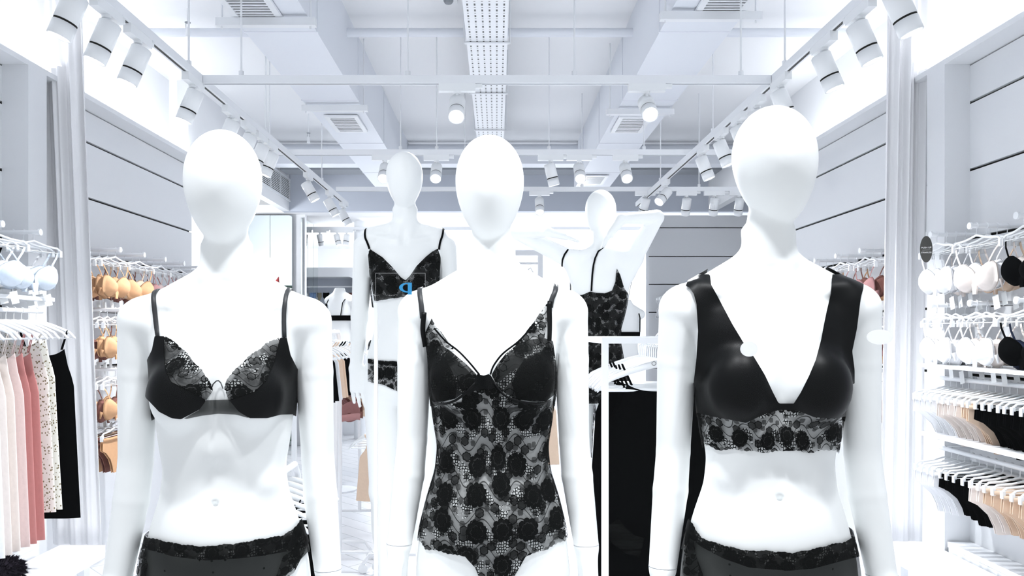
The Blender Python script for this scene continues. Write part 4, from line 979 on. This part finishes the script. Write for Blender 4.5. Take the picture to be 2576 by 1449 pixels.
# round card sign
r = empty('hanging_sign', (2.268, 3.99, EYE+.515), math.radians(-14), 'dark oval card sign hanging on the top display arm end', 'sign')
m_ = MB(); m_.prism([(.026*math.sin(2*PI*k/32), -.078+.07*math.cos(2*PI*k/32)) for k in range(32)], -.0015, .0015); m_.v = [(x*1.15, y, z*1.0) for x, y, z in m_.v]; m_.build('card', M['sign'], r)
MB().tube([(0, 0, -.01), (0, 0, .014)], .0015, 6).build('string', M['white'], r)
def text(name, body_, size, m, parent, loc, rot=(PI/2, 0, 0), ext=.0004, sx=1):
    c = bpy.data.curves.new(name, 'FONT'); c.body = body_; c.size = size; c.align_x = 'CENTER'; c.align_y = 'CENTER'; c.extrude = ext
    o = bpy.data.objects.new(name, c); COL.objects.link(o); dg = bpy.context.evaluated_depsgraph_get(); me = bpy.data.meshes.new_from_object(o.evaluated_get(dg)); bpy.data.objects.remove(o)
    me.materials.clear(); me.materials.append(m); o = bpy.data.objects.new(name, me); COL.objects.link(o); o.parent = parent; o.location = loc; o.rotation_euler = rot; o.scale = (sx, 1, 1); return o
text('lettering', 'PUSH UP', .0125, M['letter'], r, (0, -.0022, -.07)); text('lettering', 'STRAPLESS', .0105, M['letter'], r, (0, -.0022, -.096))
MB().box(-.02, .02, -.0022, -.0016, -.0828, -.0822).build('rule_line', M['letter'], r)

# left near section: dresses on a rail, pale blue bras above
side_rail(-2.44, 2.9, 4.05, .11, 'rail of pale hangers holding dresses beside the curtain')
dl = [(PD, 'f_black', 'plain black slip dress, farthest on the rail beside the curtain'), (PN, 'dots', 'cream nightgown with small dark spots, next to the black slip dress'), (PN, 'dots', 'second spotted cream nightgown, behind the pink dress'), (PD, 'f_pink', 'dusty pink slip dress next to the spotted nightgown'),
      (PD, 'f_pink', 'second dusty pink slip dress, next to the pale rose one'), (PD, 'f_rose', 'pale rose slip dress beside the pink ones'), (PD, 'f_cream', 'cream slip dress, the one nearer to the pink dresses'), (PD, 'f_cream', 'cream slip dress, middle of the pale dresses'), (PD, 'f_white', 'white slip dress cut by the picture edge'), (PD, 'f_white', 'white slip dress, only its side in the picture')]
for i, (pr, c, lb) in enumerate(dl):
    y = 4.0-i*.062; z = EYE+.125
    for k in range(1): place(PW, (-2.44, y, z), random.uniform(-.08, .08), f'curved hanger of a {CN[c]} dress, {ORD[i]} from the curtain', 'curved hangers on the dress rail')
    place(pr, (-2.43+(.03 if i == 0 else -.02), y, z), random.uniform(-.05, .05), lb, 'dresses on the rail', col(DR, c), scale=((.86, .55, 1.06) if i else (1.0, .5, 1.0)))
for i in range(12):
    y = 3.37-i*.04
    place(PW, (-2.44, y, EYE+.125), random.uniform(-.08, .08), f'empty white curved hanger on the dress rail, {ORD[i]} after the dresses', 'curved hangers on the dress rail')
bl_ = [('f_blue', 'f_blue', 'f_white'), ('f_blue', 'f_white', 'f_black'), ('f_blue', 'f_blue')]
for i in range(3):
    y = 3.9-i*.3; xe = -2.36
    rail_arm(XL, xe, y, EYE+.515, f'white display arm with pale blue bras, {ORD[i]} from the curtain above the dresses', 1)
    for k, c in enumerate(bl_[i]):
        rz = PI/2+random.uniform(-.1, .1)-.35; p = (xe-.03-.055*k, y, EYE+.528); lb = f'{ORD[k]} on the {ORD[i]} arm above the dresses'
        place(PH, p, rz, f'clip hanger, {lb}', 'clip hangers on the wall arms'); place(PB, p, rz, f'{CN[c]} bra, {lb}', 'bras on the wall arms', col(BR, c))
tag(MB().box(XL+.002, -2.4, 2.9, 4.1, EYE+.165, EYE+.185).build('wall_shelf', M['white']), 'thin white wall shelf between the blue bras and the dress rail', 'shelf')

# ------------------------------------------------------------------ low platforms and base cabinets
def platform(x0, x1, y0, y1, zt, label):
    r = empty('display_bench', ((x0+x1)/2, (y0+y1)/2, 0), 0, label, 'bench'); a = (x1-x0)/2; b = (y1-y0)/2
    MB().box(-a, a, -b, b, zt-.07, zt).build('top', M['white'], r)
    for sx in (-1, 1):
        for sy in (-1, 1): MB().box(sx*(a-.06)-.02, sx*(a-.06)+.02, sy*(b-.12)-.03, sy*(b-.12)+.03, 0, zt-.07).build('leg', M['white'], r)
platform(-2.86+.36, -2.24, 2.3, 4.32, .33, 'low white bench under the curtain on the dress side')
platform(2.19, 2.46, 2.3, 4.32, .35, 'low white bench under the curtain on the bralette side')
def cab(x0, x1, label):
    r = empty('base_cabinet', ((x0+x1)/2, 3.3, 0), 0, label, 'cabinet'); a = (x1-x0)/2
    MB().box(-a, a, -.98, .83, 0, .37).build('body', M['white'], r); MB().box(-a, a, -.98, .84, .371, .4).build('top', M['white'], r)
cab(XL+.002, -2.51, 'white base cabinet under the dresses'); cab(2.47, XR-.002, 'white base cabinet under the rails of panties')
for i in range(2):
    x = (-2.6, 2.49)[i]
# plush thing on the bench
rnd = random.Random(3); m_ = MB(); c = Vector((-2.36, 3.55, .41))
m_.ell((0, 0, 0), (.11, .14, .075), 24, 14)
m_.v = [(x*(1+.08*math.sin(9*y*30)), y, z) for x, y, z in m_.v]
for i in range(1800):
    a = rnd.uniform(0, 2*PI); u = rnd.uniform(-.5, 1); q = math.sqrt(1-u*u); n_ = Vector((q*math.cos(a), q*math.sin(a), u)); b = Vector((n_.x*.108, n_.y*.138, n_.z*.073)); t = n_.cross(Vector((rnd.random(), rnd.random(), .3))).normalized()*.004
    e = b+n_*rnd.uniform(.012, .026)+Vector((rnd.uniform(-.008, .008), rnd.uniform(-.008, .008), -.004)); m_.add([b-t, b+t, e], [(0, 1, 2)])
tag(m_.build('plush_slipper', M['fluff'], None, c), 'fluffy black plush slipper lying on the low bench under the dresses', 'slipper')

# curtains
def curtain(x0t, x1t, x0b, x1b, y, label, zb, folds, sd):
    rnd = random.Random(sd); n = 90; nz = 30; vs = []; r = empty('curtain', ((x0b+x1b)/2, y, zb), 0, label, 'curtain', 'gathered curtains'); ph = rnd.random()*6; fr_ = [rnd.uniform(.6, 1.4) for _ in range(8)]
    for j in range(nz+1):
        t = j/nz; z = (CZ-.03-zb)*t
        for k in range(n+1):
            u = k/n; x = (x0b+(x1b-x0b)*u)*(1-t)+(x0t+(x1t-x0t)*u)*t-(x0b+x1b)/2
            amp = .011+.016*t; yy = amp*math.sin(folds*2*PI*(u+.04*math.sin(5*u+ph))+ph+.5*t)+.008*math.sin(folds*5*u*PI+ph*2)*(.4+t)
            vs.append((x, yy, z))
    fs = [(j*(n+1)+k, j*(n+1)+k+1, (j+1)*(n+1)+k+1, (j+1)*(n+1)+k) for j in range(nz) for k in range(n)]
    o = MB().add(vs, fs, True).build('cloth', M['curtain'], r); md = o.modifiers.new('t', 'SOLIDIFY'); md.thickness = .002
    MB().tube([(min(x0t, x1t)-(x0b+x1b)/2-.02, 0, CZ-.025-zb), (max(x0t, x1t)-(x0b+x1b)/2+.02, 0, CZ-.025-zb)], .012, 10).build('curtain_rod', M['white'], r)
wx = lambda px, y: (px-VX)*y/F
curtain(wx(72, 4.45), wx(203, 4.45), wx(130, 4.45), wx(256, 4.45), 4.45, 'gathered white curtain hanging beside the dresses', EYE-535*4.45/F, 3.5, 1)
curtain(wx(2236, 4.45), wx(2336, 4.45), wx(2212, 4.45), wx(2318, 4.45), 4.45, 'gathered white curtain hanging beside the wall of bras with the oval sign', EYE-527*4.45/F, 3, 2)

# ------------------------------------------------------------------ frame rack with black slips (right of the middle mannequin)
def frame_rack(name, x0, x1, y0, y1, zt, label, t=.022):
    r = empty(name, ((x0+x1)/2, (y0+y1)/2, 0), 0, label, 'garment rack'); a = (x1-x0)/2; b = (y1-y0)/2
    for sx in (-1, 1):
        for sy in (-1, 1): MB().cbox((sx*a, sy*b, zt/2), (t, t, zt)).build('post', M['white'], r)
        MB().box(sx*a-t/2, sx*a+t/2, -b+t/2, b-t/2, zt-t, zt).build('top_bar', M['white'], r); MB().box(sx*a-t/2, sx*a+t/2, -b+t/2, b-t/2, .04, .04+t).build('base_bar', M['white'], r)
    for sy in (-1, 1): MB().box(-a+t/2, a-t/2, sy*b-t/2, sy*b+t/2, zt-t, zt).build('top_bar', M['white'], r)
    return r
fx0, fx1, fy0, fy1 = .372, .98, 2.6, 3.17; fz = EYE-.018
frame_rack('garment_rack', fx0, fx1, fy0, fy1, fz, 'white square-tube garment rack holding the black slips')
xr = .585
rr = tag(MB().tube([(xr, fy0+.012, fz-.02), (xr, fy1-.012, fz-.02)], .008, 8).build('rack_rail', M['white']), 'thin rail of the white rack, carrying the black slips', 'rail')
for i in range(13):
    y = fy1-.06-i*.036; lb = f'{ORD[i]} from the back of the white square-tube rack'
    h_ = place(PW, (xr, y, fz-.008), random.uniform(-.06, .06), f'curved hanger, {lb}', 'curved hangers in the white rack', scale=1.15)
    if i % 2 == 0: place(PD, (xr, y, fz-.008), random.uniform(-.04, .04), f'long black satin slip, {lb}', 'black slips in the white rack', col(DR, 'f_black'), scale=(1.15, .5, .74+.05*(i % 3)))
hh = h_
text('lettering', 'OYSHO', .02, M['lettergrey'], hh, (.0, -.0066, -.075))
# lace hem below the black slips
tag(MB().ribbon([(xr-.19, fy0+.03, .88), (xr-.16, fy0+.03, .84), (xr-.12, fy0+.03, .81), (xr-.08, fy0+.03, .8)], [(0, -1, 0)]*4, .07, .002).build('lace_trim', M['lace_open']), 'torn-looking black lace edge hanging low on the slips in the white rack', 'lace trim')
# black lace garment seen between rack and bralette mannequin
place(PC, (.83, 3.45, 1.62), .3, 'black lace-edged camisole hanging between the white rack and the bralette mannequin', 'black pieces between the racks', col(DR, 'f_black'), scale=(.6, .8, 1.7))
place(PW, (.83, 3.45, 1.62), .3, 'white curved hanger of the camisole beside the bralette mannequin', 'black pieces between the racks', scale=.6)
PHYS = []
def round_rack(x, y, zt, L, label, ang=0):
    r = empty('garment_rack', (x, y, 0), ang, label, 'garment rack')
    MB().tube([(-L/2, 0, .12), (-L/2, 0, zt-.05), (-L/2+.05, 0, zt), (L/2-.05, 0, zt), (L/2, 0, zt-.05), (L/2, 0, .12)], .014, 10).build('frame', M['white'], r)
    for s in (-1, 1):
        MB().tube([(s*L/2, -.24, .06), (s*L/2, -.2, .12), (s*L/2, .2, .12), (s*L/2, .24, .06)], .012, 8).build('foot', M['white'], r)
        for t in (-1, 1): MB().tube([(s*L/2-.012, t*.24, .03), (s*L/2+.012, t*.24, .03)], .03, 12).build('wheel', M['plastic'], r)
    return r
def rack_row(x, y, z, ang, n, step, pr, keys, cols, where, what, sc=(1, 1, 1), hp=None):
    for i in range(n):
        u = (i-(n-1)/2)*step; p = (x+u*math.cos(ang), y+u*math.sin(ang), z); rz = ang+PI/2+random.uniform(-.1, .1); c = cols[i % len(cols)]
        place(hp or PW, p, rz, f'hanger, {ORD[i]} on the {where}', 'hangers on the '+where)
        if c: place(pr, p, rz, f'{CN[c]} {what}, {ORD[i]} on the {where}', what+'s on the '+where, col(keys, c), scale=sc)
A1 = PI/2
round_rack(-1.02, 4.35, 1.55, 1.1, 'white wheeled rack between the front two mannequins, holding black and tan pieces', A1)
rack_row(-1.02, 4.35, 1.565, A1, 10, .09, PC, DR, ['f_black', 'f_black', 'f_white', 'f_nude', 'f_nude'], 'rack seen between the first two front mannequins', 'camisole', (1, .8, .6))
round_rack(-1.1, 5.6, 1.25, .9, 'white wheeled rack farther back, holding brown and nude bras', A1)
rack_row(-1.1, 5.6, 1.265, A1, 8, .1, PB, BR, ['f_mauve', 'f_brown', 'f_nude', 'f_mauve'], 'low far rack behind the first gap', 'bra', hp=PH)
round_rack(-.62, 3.55+.9, 1.05, .8, 'low white wheeled rack holding nude bodysuits behind the thong mannequin', A1)
rack_row(-.62, 4.45, 1.065, A1, 7, .09, PC, DR, ['f_nude', 'f_tan', 'f_nude'], 'low rack behind the thong mannequin', 'camisole', (.9, .8, .7))
round_rack(-.87, 2.95, .98, .7, 'low white rack with black pieces beside the first front mannequin', A1)
rack_row(-.87, 2.95, .995, A1, 7, .085, PC, DR, ['f_black', None, 'f_black'], 'low rack beside the first front mannequin hip', 'camisole', (.85, .8, .8))
round_rack(.2, 4.6, 1.35, .8, 'white wheeled rack behind the bodysuit mannequin', A1)
rack_row(.2, 4.6, 1.365, A1, 6, .1, PC, DR, ['f_nude', 'f_rose', 'f_black'], 'rack behind the bodysuit mannequin', 'camisole', (.9, .8, .9))
# headless busts
def bust(x, y, z, rz, label, sc=1):
    f = Field(.008, -.5, .3, (-.26, .26), (-.22, .22)); torso(f)
    f.cap((-.03, .022, .1), (-.15, .01, .03), .03, .04, .03); f.cap((.03, .022, .1), (.15, .01, .03), .03, .04, .03); f.cap((0, .02, .05), (0, .012, .17), .052, .045, .03)
    for s in (-1, 1): f.ell((s*.068, -.068, -.1), (.06, .056, .066), .022)
    X, Y, Z = f.grid((slice(None),)*3); f.d = np.maximum(f.d, np.maximum(-.38-Z, Z-.15)).astype(np.float32); f.d = np.clip(f.d, -.06, .06)
    v, q = f.mesh(0); v = relax(v, q, 2); r = empty('bust_form', (x, y, 0), rz, label, 'bust form')
    o = mesh_obj('torso', v*sc+np.array([0, 0, z]), q, M['skin'], r); fd = Field(.008, -.3, .1, (-.26, .26), (-.22, .22)); torso(fd)
    for s in (-1, 1): fd.ell((s*.068, -.068, -.1), (.06, .056, .066), .022)
    v, q = fd.mesh(.008); V, T = clip_tris(v, np.concatenate([q[:, [0, 1, 2]], q[:, [0, 2, 3]]]), np.maximum(-.17-v[:, 2], v[:, 2]+.12-.5*np.maximum(0, -v[:, 1]-.06)))
    mesh_obj('bra_band', V*sc+np.array([0, 0, z]), T, M['f_black'], r)
    for s in (-1, 1): MB().ribbon([(s*.09*sc, .1*sc, z-.12*sc), (s*.1*sc, .085*sc, z), (s*.115*sc, .02, z+.083*sc), (s*.11*sc, -.07*sc, z), (s*.09*sc, -.115*sc, z-.08*sc)], [(0, 1, 0), (0, 1, 0), (0, 0, 1), (0, -1, 0), (0, -1, 0)], .01, .003).build('bra_strap', M['f_black'], r)
    MB().tube([(0, 0, .02), (0, 0, z-.37*sc)], .015, 8).build('pole', M['white'], r); MB().tube([(0, 0, 0), (0, 0, .015)], .16, 24).build('base', M['white'], r)
bust(-1.53, 7.4, EYE+.28, math.radians(150), 'headless white bust form with black bra band, in front of the rounded display niche')
bust(1.08, 6.4, EYE+.12, math.radians(200), 'headless white bust form with dark strap, behind the arms-raised mannequin')
# far niche with hanging garments
ny = 11.4
r = empty('display_niche', ((782+892)/2*ny/F-VX*ny/F, ny, 0), 0, 'rounded white display niche far back with small garments inside', 'display niche')
hw_ = 55*ny/F; top = EYE+138*ny/F; out = []; inn = []
rad = .08
def rr_(hw, zt, zb, rd):
    P = [(-hw, zb), (hw, zb)]
    P += [(hw-rd+rd*math.cos(a), zt-rd+rd*math.sin(a)) for a in [i*PI/12 for i in range(7)]]+[(-hw+rd*math.cos(a), zt-rd+rd*math.sin(a)) for a in [PI/2+i*PI/12 for i in range(7)]]
    return P
o_ = rr_(hw_+.14, top+.14, .0, .02); i_ = rr_(hw_, top, .5, rad); n = len(o_)
vs = [(x, -.06, z) for x, z in o_]+[(x, -.06, z) for x, z in i_]+[(x, .3, z) for x, z in i_]+[(x, .3, z) for x, z in o_]
fs = [(k, (k+1) % n, n+(k+1) % n, n+k) for k in range(n)]+[(n+k, n+(k+1) % n, 2*n+(k+1) % n, 2*n+k) for k in range(n)]+[(k, 3*n+k, 3*n+(k+1) % n, (k+1) % n) for k in range(n)]
MB().add(vs, fs).build('surround', M['white'], r); MB().box(-hw_-.1, hw_+.1, .3, .32, .4, top+.1).build('back_panel', M['wall_b'], r)
MB().tube([(-hw_, .1, top-.14), (hw_, .1, top-.14)], .012, 8).build('rail', M['white'], r)
for i, c in enumerate(('f_khaki', 'f_black', 'f_steel', 'f_white', 'f_brown')):
    place(PP, ((782+892)/2*ny/F-VX*ny/F+(-.24+i*.12), ny+.1, top-.13), 0, f'{CN[c]} panties hanging in the far rounded niche', 'panties in the rounded niche', col(PA, c), scale=(.3, 1, .9))
tag(MB().tube([(-1.98, 11.0, 0), (-1.98, 11.0, EYE+1.6)], .1, 20).build('column', M['white']), 'slim round white column under the low rear ceiling', 'column')
# mirror panels
r = empty('mirror_wall', (-3.25, 10.25, 0), 0, 'tall greenish mirror panels at the far corner behind the first mannequin head', 'mirror')
for i in range(4): MB().box(-.72+i*.3, -.725+(i+1)*.3, -.02, .0, .02, EYE+1.58).build('panel', M['mirror'], r)
r = empty('side_mirror', (-2.66, 10.25, 0), 0, 'narrow mirror strips turned sideways beside the tall mirror panels', 'mirror')
for i in range(3): MB().box(.0, .02, .0+i*.3, .29+i*.3, .6, EYE+1.55).build('panel', M['mirror'], r)
r = empty('screen_panel', (-3.05, 9.7, 0), 0, 'dull green panel standing low before the mirror panels', 'panel')
MB().box(-.5, .22, -.02, .02, .0, EYE+.66).build('board', M['green'], r); MB().box(-.5, .22, -.025, .025, EYE+.5, EYE+.515).build('rail', M['white'], r)
r = empty('candle_ornament', (-2.76, 9.45, 0), 0, 'tall red and white striped candle ornament with a red flame', 'ornament'); z = .0
for i in range(10): MB().tube([(0, 0, i*.2), (0, 0, i*.2+.2)], .06, 18).build('red_band' if i % 2 else 'white_band', M['red'] if i % 2 else M['f_white'], r)
MB().tube([(0, 0, 2.0), (-.01, 0, 2.06), (.0, 0, 2.14), (.03, 0, 2.24)], [.035, .06, .04, .003], 14).build('flame', M['red'], r)
# white wall frame with hangers, behind the bodysuit mannequin
r = empty('wall_frame', (wx(1322, 7.6), 7.6, 0), 0, 'tall white open frame with empty hangers behind the bodysuit mannequin', 'garment rack')
fw = 37*7.6/F; ft = EYE+205*7.6/F
for s in (-1, 1): MB().box(s*fw-.025, s*fw+.025, -.03, .03, 0, ft).build('post', M['white'], r)
MB().box(-fw+.025, fw-.025, -.03, .03, ft-.05, ft).build('top_bar', M['white'], r); MB().tube([(-fw, 0, ft-.13), (fw, 0, ft-.13)], .01, 8).build('rail', M['white'], r)
for i in range(3): place(PH, (wx(1295+i*20, 7.6), 7.6, ft-.118), PI/2-.2, f'empty white clip hanger in the tall open frame, {ORD[i]} along', 'hangers in the tall open frame')
# slim panel columns before the rear right wall
tag(MB().box(wx(1623, 9.9), wx(1630, 9.9), 9.85, 9.95, 0, EYE+1.4).build('panel_post', M['white']), 'slim white post at the edge of the grooved rear wall', 'post')
# white garments on the rear wall
for i, (px, H) in enumerate(((1690, .52), (1700, .1))):
    p = (wx(px, 9.6), 9.6, EYE+H)
    tag(MB().tube([(p[0], 9.99, p[2]), (p[0], 9.55, p[2])], .012, 8).build('display_rail', M['white']), f'white arm on the grooved rear wall, {("upper", "lower")[i]}', 'display rail')
    for k in range(3):
        q = (p[0], 9.58+k*.1, p[2]+.013)
        place(PH, q, .2, f'white clip hanger, {ORD[k]} on the {("upper", "lower")[i]} rear wall arm', 'hangers on the rear wall arms'); place(PB, q, .2, f'white bra, {ORD[k]} on the {("upper", "lower")[i]} rear wall arm', 'bras on the rear wall arms', col(BR, 'f_white'), scale=1.1)
# right far section goods, seen between mannequin and curtain
for i in range(3): arm_of_bras(1, 4.78+i*.34, .515, ('f_mauve', 'f_brown', 'f_tan'), f'{ORD[i]} beyond the curtain by the bralette mannequin', 'top')
arm_of_bras(1, 4.85, .1, ('f_mauve', 'f_tan', 'f_mauve'), 'beyond the curtain by the bralette mannequin', 'second'); arm_of_bras(1, 4.85, -.25, ('f_brown', 'f_mauve', 'f_rose'), 'beyond the curtain by the bralette mannequin', 'third')
for i, c in enumerate(('f_white', 'f_white', 'f_black', 'f_black', 'f_black', 'f_khaki')):
    p = (wx(2018+i*17, 6.3), 6.3-i*.03, EYE+.6); place(PH, p, .9, f'white clip hanger on the short rail behind the bralette mannequin, {ORD[i]} along', 'hangers behind the bralette mannequin', scale=.6); place(PC, p, .9, f'{CN[c]} camisole on the short rail behind the bralette mannequin, {ORD[i]} along', 'camisoles behind the bralette mannequin', col(DR, c), scale=(.5, .5, .5))
tag(MB().tube([(wx(2005, 6.35), 6.35, EYE+.59), (wx(2125, 6.1), 6.1, EYE+.59)], .012, 8).build('display_rail', M['white']), 'short rail on the right wall behind the bralette mannequin shoulder', 'display rail')
# thin clear post beside the thong mannequin
r = empty('sign_stand', (wx(946, 2.58), 2.58, 0), 0, 'thin white upright post beside the thong mannequin', 'stand')
MB().cbox((0, 0, (EYE+.1)/2), (.012, .012, EYE+.1)).build('post', M['white'], r); MB().cbox((0, 0, .008), (.2, .2, .016)).build('base', M['white'], r)

# ------------------------------------------------------------------ shop window glass and the reflections in it, modelled as flat shapes
wg = tag(MB().box(-2.6, 2.6, .7, .708, 0, CZ).build('window_1', M['glass']), kind='structure')
def onglass(px, py): return W(px, py, .699)
c = onglass(1010, 724); r = empty('window_reflection', c, 0, 'reflected sign modelled on the glass, small square with a blue mirrored letter', 'reflection')
k = .699/F  # the mirrored sign mark is built as thin flat pieces on the pane
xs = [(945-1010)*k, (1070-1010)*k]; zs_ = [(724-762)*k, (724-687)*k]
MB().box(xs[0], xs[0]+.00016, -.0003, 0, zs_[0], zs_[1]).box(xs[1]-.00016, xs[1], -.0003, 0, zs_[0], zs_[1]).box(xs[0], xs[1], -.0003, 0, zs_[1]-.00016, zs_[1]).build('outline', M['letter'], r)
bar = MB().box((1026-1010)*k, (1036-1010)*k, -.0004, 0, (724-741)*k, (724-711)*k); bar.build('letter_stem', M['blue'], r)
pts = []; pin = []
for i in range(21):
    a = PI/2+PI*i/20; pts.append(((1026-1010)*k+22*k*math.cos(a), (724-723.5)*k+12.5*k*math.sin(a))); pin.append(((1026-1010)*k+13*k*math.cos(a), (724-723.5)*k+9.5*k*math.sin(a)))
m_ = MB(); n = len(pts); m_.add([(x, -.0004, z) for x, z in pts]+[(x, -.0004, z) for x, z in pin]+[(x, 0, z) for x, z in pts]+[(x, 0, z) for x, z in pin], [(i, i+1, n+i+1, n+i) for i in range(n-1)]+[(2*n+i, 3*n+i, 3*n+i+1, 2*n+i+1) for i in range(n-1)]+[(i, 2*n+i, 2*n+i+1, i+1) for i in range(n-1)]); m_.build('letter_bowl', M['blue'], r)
for px, py, rx, ry, lb in ((2213, 848, 33, 19, 'white oval of a reflected lamp on the glass in front of the curtain edge'), (1884, 878, 22, 19, 'white oval of a reflected lamp on the glass over the bralette V neck edge')):
    c = onglass(px, py); tag(MB().prism([(rx*k*math.sin(2*PI*i/40), ry*k*math.cos(2*PI*i/40)) for i in range(40)], -.0004, 0).build('window_reflection', M['reflection'], None, c), lb, 'reflection')  # mirrored lamps drawn as flat white ovals on the pane
for p_ in LOW:
    if p_.name not in FIRST:
        for c_ in kids(p_): bpy.data.objects.remove(c_)
        bpy.data.objects.remove(p_)
